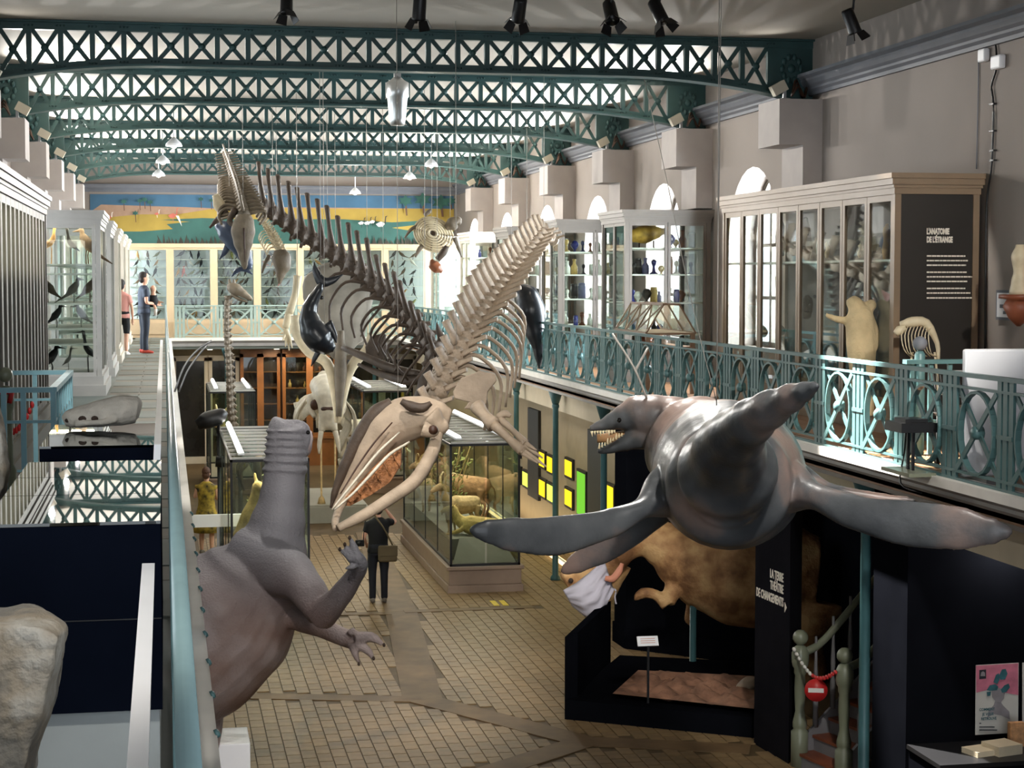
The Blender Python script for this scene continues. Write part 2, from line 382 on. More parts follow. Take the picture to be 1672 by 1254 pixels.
# ---- cast-iron columns under the right gallery
def column(x, y, label):
    t = thing('iron_column', label, 'column', (x, y, 0), 'iron columns under the galleries'); t['kind'] = 'thing'
    MB().lathe([(0.09, 0), (0.09, 0.06), (0.055, 0.1), (0.05, 3.0), (0.065, 3.02), (0.065, 3.06), (0.05, 3.08)], seg=14).build('shaft', 'column', t)
    b = MB().lathe([(0.06, 3.08), (0.13, 3.3), (0.13, 3.35)], seg=14); b.build('capital', 'column', t)
    return t
for i, y in enumerate([30.45, 26.95]): column(6.62, y, ['slim teal iron column left of the toothed reptile head', 'slim teal iron column seen through the toothed jaws'][i])
column(6.62, 34.0, 'slim teal iron column behind the lion showcase'); column(6.60, 16.3, 'slim teal iron column rising in front of the staircase')
column(1.62, 49.0, 'slim teal column at the rear gallery edge beside the wooden cabinets'); column(5.6, 49.0, 'slim teal column at the rear gallery edge behind the bear showcase')
# ------------------------------------------------------------------ roof trusses
PN, PW = 26, 10.0 / 26
def ztop(u): return CEIL - 0.02
def zbot(X):
    u = abs(X - 3.0); return 7.92 - (0.24 * ((u - 2.9) / 2.3) ** 2 if u > 2.9 else 0)
posts = {}
def truss(y, label):
    t = thing('roof_truss', label, 'truss', (0, y, 0), 'riveted teal roof trusses')
    ch = MB().box(-2.6, 8.6, -0.05, 0.05, CEIL - 0.115, CEIL - 0.015).box(-2.6, 8.6, -0.12, 0.12, CEIL - 0.03, CEIL - 0.005); ch.build('top_chord', 'truss', t)
    xs = [-2.6 + 11.2 * i / 56 for i in range(57)]; low = MB()
    for i in range(56):
        a, b_ = (xs[i], zbot(xs[i])), (xs[i + 1], zbot(xs[i + 1]))
        low.bar((a[0], 0, a[1] + .045), (b_[0], 0, b_[1] + .045), 0.1, 0.09); low.bar((a[0], 0, a[1]), (b_[0], 0, b_[1]), 0.26, 0.025)
    low.build('bottom_chord', 'truss', t)
    for x0, x1 in ((-2.6, -2.0), (8.0, 8.6)):
        g = MB().prism([(x0, -0.03, zbot(x0)), (x1, -0.03, zbot(x1)), (x1, -0.03, CEIL - .05), (x0, -0.03, CEIL - .05)], (0, 0.06, 0)); e = g.build('end_plate', 'truss', t)
        r = MB(); cx = (x0 + x1) / 2
        for k in range(10): 
            a = k * math.pi / 5; r.ball((cx + 0.13 * math.cos(a), -0.045, 8.06 + 0.16 * math.sin(a)), 0.035, 0.02, 0.05, 8)
        r.ball((cx, -0.045, 8.06), 0.06, 0.03, 0.06, 8).build('rosette', 'truss', e)
    ri = MB()
    for i in range(PN + 1):
        X = -2 + i * PW
        MB().box(X - .032, X + .032, -.04, .04, zbot(X), CEIL - .06).build('post', 'truss', t)
        for dx in (-.045, 0, .045): ri.ball((X + dx, -.055, CEIL - .065), .014, .012, .014, 6); ri.ball((X + dx, -.055, zbot(X) + .05), .014, .012, .014, 6)
    ro_ = ri.build('rivet', 'truss', t); ro_['kind'] = 'stuff'
    for i in range(PN):
        X0, X1 = -2 + i * PW + .03, -2 + (i + 1) * PW - .03
        MB().bar((X0, -.015, zbot(X0) + .06), (X1, -.015, CEIL - .1), .055, .02, (0, 1, 0)).build('brace', 'truss', t)
        MB().bar((X0, .015, CEIL - .1), (X1, .015, zbot(X1) + .06), .055, .02, (0, 1, 0)).build('brace', 'truss', t)
        MB().lathe([(.05, 0), (.05, .02), (.03, .04), (.01, .045)], ((X0 + X1) / 2, -.02, (zbot(X0) + zbot(X1)) / 4 + CEIL / 2 - .02), 8, (0, -1, 0)).build('boss', 'truss', t)
    return t
TN = ['nearest teal roof truss crossing the whole top of the view', 'second teal roof truss counted from the near ceiling', 'third teal roof truss, behind the hanging projector lens', 'fourth teal roof truss, its arch just over the third corbel row', 'fifth teal roof truss with a broad pale band', 'farthest teal roof truss, just before the painted frieze']
for k, y in enumerate(TY): truss(y, TN[k])
mat('board_white', (228, 228, 230), 0.4, var=0.02)
mat('text_panel', (46, 42, 38), 0.35, var=0.1, scale=1.5)
mat('shelf', (214, 212, 200), 0.4, var=0.03)
# ------------------------------------------------------------------ railings
def rail_meshes():
    d = {}
    b = MB().box(-.012, .012, -.035, .035, .02, .88); d['flat_bar'] = b.mesh('flat_bar')
    b = MB(); n = 24
    for i in range(n):
        a0, a1 = 2 * math.pi * i / n, 2 * math.pi * (i + 1) / n
        b.bar((0, .31 * math.cos(a0), .43 + .33 * math.sin(a0)), (0, .31 * math.cos(a1), .43 + .33 * math.sin(a1)), .022, .05, (1, 0, 0))
    d['ring'] = b.mesh('ring')
    d['diagonal'] = MB().bar((.012, -.36, .1), (.012, .36, .77), .05, .016, (1, 0, 0)).mesh('diagonal')
    d['diagonal2'] = MB().bar((-.012, -.36, .77), (-.012, .36, .1), .05, .016, (1, 0, 0)).mesh('diagonal')
    d['boss'] = MB().lathe([(.055, -.04), (.055, .03), (.03, .05)], (0, 0, .435), 10, (-1, 0, 0)).mesh('boss')
    d['collar'] = MB().box(-.02, .02, -.13, .13, .42, .455).mesh('collar')
    for k in d: d[k].materials.append(MATS['rail'])
    return d
RM = rail_meshes()
def railing(label, start, length, rotz, m=None):
    t = thing('gallery_railing', label, 'railing', start, 'teal iron gallery railings', (0, 0, rotz))
    MB().box(-.03, .03, 0, length, .87, .905).build('handrail', 'rail', t)
    for nm, z in (('middle_rail', .775), ('lower_rail', .085), ('bottom_rail', .02)): MB().box(-.018, .018, 0, length, z, z + .022).build(nm, 'rail', t)
    for i in range(int(length)):
        for k in (-.1, 0, .1): link('flat_bar', RM['flat_bar'], None, t, (0, i + k + .15, 0))
        link('collar', RM['collar'], None, t, (0, i + .15, 0))
        for nm in ('ring', 'diagonal', 'diagonal2', 'boss'): link(nm.rstrip('2'), RM[nm], None, t, (0, i + .65, 0))
    if m:
        for o in t.children:
            o.data.materials[0] if False else None; o.material_slots[0].link = 'OBJECT'; o.material_slots[0].material = MATS[m]
    return t
railing('teal iron railing along the right gallery edge', (6.34, 10.72, GZ), 38, 0)
railing('thin pale railing across the rear gallery edge', (0.25, 49.2, GZ), 6, -math.pi / 2, 'rail_pale')
# near railing on the left gallery, seen end on: handrail tube, posts, bolts
t = thing('balcony_handrail', 'round teal handrail running away along the left gallery edge', 'railing', (0.03, 1.5, GZ))
MB().tube([(0, 0, .9), (0, 16, .9), (0, 32, .9), (0, 47.6, .9)], .021, 14, 2).build('handrail', 'handrail_sheen', t)
for i in range(24):
    MB().box(-.02, .02, i * 2 - .02, i * 2 + .02, 0, .88).build('post', 'rail', t)
for z in (.12, .5): MB().box(-.01, .01, 0, 47.6, z, z + .02).build('lower_rail', 'rail', t)
for i in range(14): MB().lathe([(.018, 0), (.016, .012), (.006, .016)], (.135, 3.2 + i * .62, .02), 8, (1, 0, .6)).build('bolt', 'rail', t)
# slim white label boards leaning along the left handrail
def label_board(label, y0, y1, x, zt, h, th):
    b = MB().prism([(x - th, y0, zt - h), (x - th, y1, zt - h), (x - th * .25, y1, zt), (x - th * .25, y0, zt)], (th * .9, 0, 0)); o = b.build('label_board', 'board_white'); tag(o, label, 'board', 'white label boards on the left railing'); return o
label_board('slim white label board beside the seal skull case', 8.3, 22.0, -0.045, 4.52, .55, .035)
label_board('slim white label board standing up beside the big navy case', 2.7, 5.3, -0.062, 4.45, .75, .040)
# ------------------------------------------------------------------ glazed cabinets
def door(parent, p, ax, wd, z0, z1, fm, st_=.055, th=.035, glass='glass', handle=False, bars=0):
    """framed glass door from p along ax"""
    p = Vector((p[0], p[1], 0)); ax = Vector(ax).normalized(); nrm = ax.cross(V(0, 0, 1))
    b = MB()
    def pc(s0, s1, a, c): b.bar(p + ax * ((s0 + s1) / 2) + V(0, 0, a), p + ax * ((s0 + s1) / 2) + V(0, 0, c), th, s1 - s0, ax)
    pc(0.006, st_, z0, z1); pc(wd - st_, wd - .006, z0, z1)
    for a in (z0, z1 - st_): b.bar(p + ax * st_ + V(0, 0, a + st_ / 2), p + ax * (wd - st_) + V(0, 0, a + st_ / 2), th, st_)
    o = b.build('door', fm, parent)
    g = MB().bar(p + ax * st_ + V(0, 0, (z0 + z1) / 2), p + ax * (wd - st_) + V(0, 0, (z0 + z1) / 2), .006, z1 - z0 - 2 * st_)
    g.build('pane', glass, o)
    if handle: MB().ball(p + ax * (wd - st_ / 2) - nrm * .03 + V(0, 0, (z0 + z1) / 2), .012, .012, .03, 8).build('handle', 'steel', o)
    return o
def cornice_ring(x0, x1, y0, y1, z, h, over):
    b = MB()
    for k, (a, c, o) in enumerate([(0, .3, .15), (.3, .45, .35), (.45, .75, .7), (.75, 1, 1)]): b.box(x0 - over * o, x1 + over * o, y0 - over * o, y1 + over * o, z + h * a, z + h * c)
    return b
def cabinet(name, label, x0, x1, y0, y1, zt, fm, face, nfront, nend, shelves=(), group=None, back='cab_in', plinth=.28, corn=.2, cat='cabinet', over=.06, st_=.05):
    t = thing(name, label, cat, ((x0 + x1) / 2, (y0 + y1) / 2, GZ), group); o = -Vector(t.location)
    def bl(b, nm, m, par=t):
        for i, v in enumerate(b.v): b.v[i] = tuple(Vector(v) + o)
        return b.build(nm, m, par)
    zc_, zp = zt - corn, GZ + plinth
    bl(MB().box(x0 - .05, x1 + .05, y0 - .05, y1 + .05, GZ, GZ + plinth * .55).box(x0 - .02, x1 + .02, y0 - .02, y1 + .02, GZ + plinth * .55, zp), 'plinth', fm)
    bl(cornice_ring(x0, x1, y0, y1, zc_, corn, over), 'cornice', fm)
    for xx in (x0, x1 - .07):
        for yy in (y0, y1 - .07): bl(MB().box(xx, xx + .07, yy, yy + .07, zp, zc_), 'corner_post', fm)
    bx = x1 - .03 if face < 0 else x0 + .01
    bl(MB().box(bx, bx + .02, y0 + .07, y1 - .07, zp, zc_), 'back_panel', back)
    for z in shelves: bl(MB().box(x0 + .06, x1 - .06, y0 + .06, y1 - .06, z - .012, z + .012), 'shelf', 'shelf')
    fx = x0 + .03 if face < 0 else x1 - .03
    L = (y1 - y0 - .14) / nfront
    for i in range(nfront): 
        d = door(None, (fx, y0 + .07 + i * L), (0, 1, 0), L, zp, zc_, fm, st_); d.parent = t; d.matrix_parent_inverse = Matrix.Translation(o)
    if nend:
        L = (x1 - x0 - .14) / nend
        for i in range(nend):
            d = door(None, (x0 + .07 + i * L, y0 + .03), (1, 0, 0), L, zp, zc_, fm, st_); d.parent = t; d.matrix_parent_inverse = Matrix.Translation(o)
    return t
cabs = {}
# right gallery: the brown corner cabinet and the grey ones around each pier
r1 = cabinet('display_cabinet', 'long beige cabinet of curiosities with black text panel on its end', 7.6, 8.56, 18.08, 24.1, 6.37, 'cab_beige', -1, 8, 0, (5.45,), None, 'dark_in', .3, .22, over=.07, st_=.07)
e = MB().box(7.67, 8.49, 18.10, 18.13, GZ + .3, 6.15); po = e.build('end_panel', 'text_panel'); po.parent = r1; po.matrix_parent_inverse = Matrix.Translation(-r1.location)
mat('lettering', (236, 226, 210), 0.6, var=0.02)
def text(body, loc, size, rot, m, parent=None, width=1.0, align='LEFT', extrude=.002, bold=0.0, name='lettering', shear=0):
    c = bpy.data.curves.new(name, 'FONT'); c.body = body; c.size = size; c.extrude = extrude; c.align_x = align; c.offset = bold; c.shear = shear; c.resolution_u = 3
    q = bpy.data.objects.new(name, c); COL.objects.link(q); bpy.context.view_layer.update()
    me = bpy.data.meshes.new_from_object(q.evaluated_get(bpy.context.evaluated_depsgraph_get())); bpy.data.objects.remove(q); bpy.data.curves.remove(c)
    me.name = name; me.materials.clear(); me.materials.append(MATS[m])
    o = bpy.data.objects.new(name, me); COL.objects.link(o); o.location = loc; o.rotation_euler = rot; o.scale = (width, 1, 1)
    if parent: o.parent = parent; o.matrix_parent_inverse = Matrix.Translation(-Vector(parent.location))
    return o
FR = (math.pi / 2, 0, 0)
for s_, yy in (("L'ANATOMIE", 382), ("DE L'ÉTRANGE", 395.5)):
    p = pxY(1513, yy, 18.09); text(s_, p, .084, FR, 'lettering', r1, .53, bold=.005)
for k, (yy, x1) in enumerate([(418, 1576), (425.5, 1580), (433, 1577), (444.5, 1578), (452, 1588), (459.5, 1579), (471, 1576), (478.5, 1584), (486.5, 1588)]):
    a, b_ = pxY(1513, yy, 18.09), pxY(x1, yy, 18.09); b = MB(); x = a.x
    rr = random.Random(k)
    while x < b_.x:
        wv = rr.uniform(.02, .06); b.box(x, min(x + wv, b_.x), 18.085, 18.09, a.z - .008, a.z + .008); x += wv + .006
    q = b.build('text_line', 'lettering', r1); q.parent = r1; q.matrix_parent_inverse = Matrix.Translation(-r1.location); q['kind'] = 'stuff'
PIER = ['with the golden fish on its top shelf', 'second from the beige cabinet, full of jars', 'third from the beige cabinet, behind the whale spine', 'fourth from the beige cabinet, near the rear corner', 'at the far end of the right gallery']
for k in range(5):
    y0 = 27.75 + 4.9 * k
    cabs[k] = cabinet('display_cabinet', 'grey glazed gallery cabinet ' + PIER[k], 7.15, 8.56, y0, y0 + 1.55, 6.33, 'cab_grey' if k < 3 else 'cab_white', -1, 2, 2, (4.35, 4.85, 5.3, 5.72), 'glazed cabinets around the piers of the right gallery', 'glass')
# left gallery
cabs['L1'] = cabinet('display_cabinet', 'long pale cabinet nearest on the left with many narrow panes', -2.2, -1.25, 8.6, 20.3, 6.14, 'cab_near', 1, 26, 0, (4.3, 4.8, 5.3), None, 'cab_in', .3, .2, st_=.07)
LN = ['holding the stork and the dark crane', 'second along the left walkway', 'third along the left walkway', 'fourth along the left walkway, left of the standing man', 'last on the left walkway']
for k in range(5):
    y0 = 26.0 + 4.85 * k
    cabs['L%d' % (k + 2)] = cabinet('display_cabinet', 'pale grey glazed cabinet ' + LN[k], -1.85, -.87, y0, y0 + 2.4, 6.2, 'cab_left' if k < 2 else 'cab_white', 1, 2, 1, (4.32, 4.54, 4.89, 5.31, 5.44), 'glazed cabinets along the left walkway', 'cab_in')
# rear wall of bird cabinets
RNM = 'leftmost second third fourth fifth sixth seventh rightmost'.split()
rear = []
for k in range(8):
    x0 = -1.02 + 1.18 * k
    t = thing('bird_cabinet', 'cream bird cabinet in the rear wall, %s of eight' % RNM[k], 'cabinet', (x0, 50.3, GZ), 'cream bird cabinets across the rear gallery')
    MB().box(0, 1.18, 0, .7, 0, .5).box(.06, 1.12, -.02, 0, .1, .42).build('base_panel', 'cab_cream', t)
    MB().box(0, 1.18, 0, .7, 2.4, 2.57).box(0, 1.18, -.05, 0, 2.46, 2.57).build('cornice', 'cab_cream', t)
    for xx in (0, 1.08): MB().box(xx, xx + .1, 0, .05, .5, 2.4).build('stile', 'cab_cream', t)
    MB().box(0, 1.18, .6, .62, .5, 2.4).build('back_panel', 'cab_in', t)
    for z in (.52, .82, 1.12, 1.4, 1.66, 1.92, 2.14): MB().box(.06, 1.12, .05, .6, z - .012, z).build('shelf', 'shelf', t)
    MB().box(.1, 1.08, .02, .028, .52, 2.4).build('pane', 'glass', t)
    rear.append(t)
# ------------------------------------------------------------------ mounted birds and jars in the cabinets
def bird_mesh(nm, body, legs, neck, tail, m1, beak=.3):
    b = MB()
    b.loft([(V(-.7 - tail * .6, 0, -.05 - tail * .3), .05, .03), (V(-.42, 0, .18), .14, .1), (V(-.05, 0, .55), .27, .28), (V(.25, 0, .93), .2, .22), (V(.33, 0, 1.12 + neck * .3), .11, .12), (V(.36 + neck * .1, 0, 1.24 + neck), .13, .14), (V(.54 + neck * .1, 0, 1.22 + neck), .06, .06), (V(.62 + beak + neck * .1, 0, 1.17 + neck), .015, .015)], 8, 2)
    for s in (-1, 1): b.tube([(.05, s * .12, .35), (.12, s * .12, .1), (.08, s * .12, -legs)], .03, 5, 1)
    me = b.mesh(nm); me.materials.append(MATS[m1]); return me
mat('feather_black', (30, 28, 28), 0.7, var=0.2); mat('feather_brown', (92, 74, 56), 0.8, var=0.3, scale=20); mat('feather_grey', (120, 116, 110), 0.8, var=0.2, scale=20)
mat('feather_white', (214, 208, 196), 0.8, var=0.1); mat('feather_red', (206, 110, 100), 0.8, var=0.15); mat('feather_green', (116, 116, 66), 0.8, var=0.2); mat('feather_tan', (176, 134, 84), 0.8, var=0.2)
FE = ['feather_black', 'feather_brown', 'feather_grey', 'feather_white', 'feather_red', 'feather_green', 'feather_tan']
BM = {(f, k): bird_mesh('bird', 0, [.35, .3, 1.2][k], [0, .05, .9][k], [.2, .8, .0][k], f, [.25, .2, .6][k]) for f in FE for k in range(3)}
FN = {'feather_black': 'black', 'feather_brown': 'brown', 'feather_grey': 'grey', 'feather_white': 'white', 'feather_red': 'pinkish red', 'feather_green': 'olive green', 'feather_tan': 'tan'}
def put_bird(f, k, loc, s, rz, label, group, tilt=0):
    legs = [.35, .3, 1.2][k]
    o = link('mounted_bird', BM[(f, k)], None, None, (loc[0], loc[1], loc[2] + legs * s), (0, tilt, rz), s); tag(o, label, 'bird', group); return o
rr = random.Random(3)
RS = [.52, .82, 1.12, 1.4, 1.66, 1.92, 2.14]; SN = ['bottom', 'second', 'third', 'fourth', 'fifth', 'sixth', 'top']
for k in (0, 1, 2, 3, 4, 6):
    for si, z in enumerate(RS):
        n = rr.choice([3, 4, 4, 5, 5]) if k in (1, 2, 3) else 3
        for i in range(n):
            f = rr.choices(FE, [9, 4, 2, 1, .6, 1, 1])[0]; kind = rr.choices([0, 1], [3, 2])[0]
            s = rr.uniform(.1, .15) if n > 3 else rr.uniform(.12, .165)
            if k == 1 and si == 4 and i == 1: f = 'feather_red'; s = .17
            if k == 3 and si == 0 and i in (0, 1): f, kind, s = 'feather_black', 0, .2
            put_bird(f, kind, (-1.02 + 1.18 * k + .2 + .8 * (i + .3) / n, 50.6, GZ + z), s, rr.choice([0, .4, math.pi, math.pi - .4, -.4]), '%s bird, %s on the %s shelf of the %s rear bird cabinet' % (FN[f], ORD[i], SN[si], RNM[k]), 'mounted birds in the rear cabinets', rr.choice([0, -.5, -.35, .25]))
# left cabinets: large birds behind the end pane of the second cabinet
big = [('feather_tan', 2, (-1.58, 26.42, 5.455), .165, 0.3, 'pale stork with brown head on the upper shelf at left'), ('feather_black', 2, (-1.28, 26.4, 5.455), .155, math.pi, 'dark crane with curved beak on the upper shelf at left'),
       ('feather_brown', 1, (-1.05, 26.5, 5.455), .30, math.pi - .4, 'brown bird half hidden behind the crane at left'), ('feather_grey', 1, (-1.28, 26.4, 4.905), .21, 0, 'grey bird with long tail on the middle left shelf'),
       ('feather_brown', 0, (-1.6, 26.4, 4.905), .22, math.pi, 'brown bird at the left end of the middle shelf'), ('feather_brown', 0, (-1.06, 26.42, 4.905), .22, .3, 'brown bird at the right end of the middle left shelf'),
       ('feather_black', 1, (-1.52, 26.4, 4.555), .19, 0.1, 'black bird with long tail on the lower left shelf'), ('feather_grey', 0, (-1.15, 26.45, 4.555), .19, math.pi, 'grey fowl on the lower left shelf'),
       ('feather_black', 2, (-1.06, 26.4, 3.89), .18, math.pi + .3, 'tall black bird in the bottom of the left cabinet'), ('feather_grey', 2, (-1.36, 26.38, 3.89), .11, 0.2, 'small grey wader in the bottom of the left cabinet'), ('feather_black', 0, (-1.6, 26.42, 3.89), .24, .2, 'black fowl at the bottom left corner of the left cabinet')]
for f, k, loc, s, rz, lb in big: put_bird(f, k, loc, s, rz, lb, 'large birds in the left cabinet')
for k in range(10): put_bird(rr.choice(FE[:3] + ['feather_tan']), rr.choice([0, 1, 2]), (-1.75, 11.6 + k * .88, rr.choice([3.9, 4.3, 4.8, 5.3])), .26, rr.uniform(0, 6), 'mounted bird behind the narrow panes of the near left cabinet, %s along' % ORD[k], 'birds in the near left cabinet')
lamp('cabinet_light', 'AREA', (0.0, -.6, 2.36), (0.0, -.6, 0), 14, (1, .88, .66), .7, .5, parent=cabs['L2'])
lamp('cabinet_light', 'AREA', (0.0, 1.5, 2.3), (0.0, 1.5, 0), 90, (1, .92, .78), .7, 8.5, parent=cabs['L1'])  # fill light added to brighten the gaps between the narrow panes
mat('jar_amber', (196, 164, 96), 0.15, var=0.15, coat=.5); mat('jar_pale', (222, 220, 206), 0.2, var=0.08, coat=.5); mat('jar_blue', (44, 46, 110), 0.2, var=0.15, coat=.5); mat('jar_dark', (44, 38, 36), 0.3, var=0.2); mat('jar_brown', (120, 70, 44), 0.3, var=0.2); mat('jar_lilac', (120, 120, 160), .25, var=.1)
def jar_mesh(k, m):
    P = [[(.5, 0), (.5, 1.6), (.42, 1.7), (.44, 1.72), (.44, 1.95), (.1, 2.0)], [(.45, 0), (.45, 1.0), (.2, 1.35), (.2, 1.8), (.26, 1.82), (.26, 1.95)], [(.3, 0), (.12, .2), (.5, .7), (.6, 1.0), (.35, 1.4), (.15, 1.5)], [(.5, 0), (.48, .1), (.2, .3), (.14, .9), (.3, 1.2), (.32, 1.5), (.1, 1.7)]][k]
    me = MB().lathe(P, seg=10).mesh('specimen_jar'); me.materials.append(MATS[m]); return me
JM = ['jar_amber', 'jar_pale', 'jar_blue', 'jar_dark', 'jar_brown', 'jar_lilac']; JW = {'jar_amber': 'amber', 'jar_pale': 'pale', 'jar_blue': 'deep blue', 'jar_dark': 'dark', 'jar_brown': 'brown', 'jar_lilac': 'lilac'}
JK = ['lidded jar', 'narrow-necked bottle', 'rounded flask', 'footed specimen']
JJ = {(k, m): jar_mesh(k, m) for k in range(4) for m in JM}
CN = ['fish-topped', 'second', 'third', 'fourth', 'far']; SHN = ['lowest', 'second', 'third', 'top']
for c in range(4):
    y0 = 27.75 + 4.9 * c; n = [9, 7, 5, 4][c]
    for si, z in enumerate((4.362, 4.862, 5.312, 5.732)):
        for i in range(n):
            if c == 0 and si == 3 and i < 5: continue
            k, m = rr.randrange(4), rr.choices(JM, [2, 3, 2.4, 2.4, 1.6, 1])[0]; s = rr.uniform(.09, .15)
            o = link('specimen_jar', JJ[(k, m)], None, None, (7.32 + 1.08 * (i + .4) / n, y0 + rr.uniform(.25, .5), z), None, s)
            tag(o, '%s %s, %s on the %s shelf of the %s right cabinet' % (JW[m], JK[k], ORD[i], SHN[si], CN[c]), 'jar', 'specimens in the right gallery cabinets')
# golden boxfish on the top shelf
mat('gold_fish', (190, 148, 62), .4, var=.25, scale=12)
t = thing('boxfish_mount', 'golden stuffed fish on a stand on the top cabinet shelf', 'fish', (7.6, 28.2, 5.73))
MB().loft([(V(-.32, 0, .16), .02, .03), (V(-.22, 0, .19), .08, .1), (V(-.02, 0, .22), .12, .15), (V(.18, 0, .25), .1, .1), (V(.3, 0, .27), .04, .05), (V(.42, 0, .27), .01, .09)], 12, 3).build('body', 'gold_fish', t)
MB().loft([(V(-.05, 0, .34), .01, .02), (V(.05, 0, .4), .015, .05), (V(.18, 0, .36), .01, .02)], 8, 2).build('fin', 'gold_fish', t)
for x in (-.1, .14): MB().tube([(x, 0, 0), (x, 0, .12)], .012, 6, 1).build('stand', 'dark_wood', t)
# curiosities in the beige cabinet
mat('pale_fur', (206, 184, 142), .9, var=.15, bump=.4); mat('amber_bird', (214, 160, 70), .7, var=.2); mat('dark_fur', (54, 42, 34), .9, var=.3, bump=.4)
def organic(name, label, cat, lofts, m, parent=None, remesh=.025, smooth=4, seg=12, sub=4, up=(0, 0, 1), **k):
    b = MB()
    for L in lofts: b.loft(L, seg, sub, up)
    o = b.build(name, m, parent, remesh=remesh, smooth=smooth)
    if label: tag(o, label, cat, k.get('group'))
    return o
def pl(pts, d):
    """(x, y, half-width px[, half-height px][, distance]) -> loft rings at distance d"""
    out = []
    for q in pts:
        dd = q[4] if len(q) > 4 else d
        out.append((px(q[0], q[1], dd), q[2] / FP * dd, (q[3] if len(q) > 3 and q[3] else q[2]) / FP * dd))
    return out
E = 19.7
calf = thing('standing_specimen', 'pale furry upright animal standing behind the beige cabinet panes', 'animal', px(1406, 640, E))
b = MB()
for L in ([(1410, 640, 14), (1408, 600, 22), (1406, 560, 25), (1404, 520, 24), (1398, 500, 14), (1392, 492, 12), (1388, 486, 8)], [(1414, 510, 8), (1422, 498, 10), (1428, 492, 6)], [(1395, 525, 8), (1370, 522, 6), (1348, 514, 4)], [(1420, 520, 8), (1430, 545, 7), (1430, 570, 5)], [(1400, 620, 10), (1398, 680, 8)], [(1416, 620, 10), (1420, 680, 8)]): b.loft(pl(L, E), 12, 3)
for i, v in enumerate(b.v): b.v[i] = tuple(Vector(v) - calf.location)
b.build('body', 'pale_fur', calf, remesh=.02, smooth=3)
sk = thing('small_skeleton', 'small ribbed skeleton standing behind the text panel end', 'skeleton', px(1500, 610, 18.2))
def rel(b, o):
    for i, v in enumerate(b.v): b.v[i] = tuple(Vector(v) - o.location)
    return b
D = 18.55
rel(MB().loft(pl([(1470, 530, 5), (1490, 526, 9), (1512, 528, 8), (1530, 560, 4), (1532, 590, 3)], D), 8, 3), sk).build('spine', 'bone_ivory', sk)
for k in range(9):
    x = 1478 + k * 5.5; rel(MB().tube([px(x, 530, D), px(x - 6, 548, D - .1), px(x - 2, 570 + (k % 3) * 3, D - .12), px(x + 8, 582, D)], .006, 5, 3), sk).build('rib', 'bone_ivory', sk)
for x0, x1 in ((1490, 1486), (1526, 1530)): rel(MB().tube([px(x0, 575, D), px(x1, 610, D), px(x1 + 2, 664, D)], .012, 6, 2), sk).build('leg', 'bone_ivory', sk)
zz = px(1508, 664, D); rel(MB().box(zz.x - .28, zz.x + .2, zz.y - .14, zz.y + .14, GZ + .005, zz.z), sk).build('stand', 'dark_in', sk)
rel(MB().loft(pl([(1462, 545, 5), (1468, 540, 8), (1478, 535, 6)], D), 8, 2), sk).build('skull', 'bone_ivory', sk)
misc = [('amber_bird', 1448, 396, 9, 30, 'amber feathered specimen hanging in the beige cabinet'), ('dark_fur', 1428, 412, 13, 9, 'dark crouching specimen on the beige cabinet shelf'), ('pale_fur', 1404, 409, 3.5, 11, 'small flesh-coloured statuette on the beige cabinet shelf'), ('pale_fur', 1350, 408, 4, 13, 'yellowish carved statuette on the beige cabinet shelf'), ('jar_dark', 1316, 390, 11, 34, 'tall dark twisted specimen in the beige cabinet'), ('dark_fur', 1318, 500, 11, 18, 'brown antlered specimen low in the beige cabinet'), ('feather_grey', 1275, 388, 9, 30, 'grey shaggy specimen in the beige cabinet'), ('bone_ivory', 1268, 459, 3.5, 8, 'small white hand cast hanging in the beige cabinet'), ('bone', 1246, 540, 8, 7, 'pale skull on the low plinth in the beige cabinet'), ('bone', 1275, 540, 10, 6, 'pale bones on the low plinth in the beige cabinet'), ('jar_pale', 1338, 398, 5, 22, 'clear tall jar on the beige cabinet shelf')]
for m, x, y, rx, ry, lb in misc:
    d = px(x, y, 1) - CAMP; dd = 8.05 / d.x; p = CAMP + d * dd; s = dd / FP; r_ = random.Random(x)
    b = MB().loft([(p + V(0, 0, -ry * s), rx * s * .7, rx * s * .6), (p + V(0, r_.uniform(-.04, .04), -ry * s * .4), rx * s, rx * s * .9), (p + V(0, r_.uniform(-.05, .05), ry * s * .1), rx * s * .75, rx * s * .8), (p + V(0, r_.uniform(-.05, .05), ry * s * .6), rx * s * .85, rx * s * .7), (p + V(0, 0, ry * s), rx * s * .25, rx * s * .25)], 10, 3, (1, 0, 0))
    for q in range(3): b.loft([(p + V(0, 0, ry * s * (.5 - q * .4)), .02, .02), (p + V(0, (-1) ** q * rx * s * 1.1, ry * s * (.7 - q * .5)), .015, .012), (p + V(0, (-1) ** q * rx * s * 1.3, ry * s * (.85 - q * .5)), .004, .004)], 6, 2)
    tag(b.build('curiosity', m), lb, 'specimen', 'curiosities in the beige cabinet')
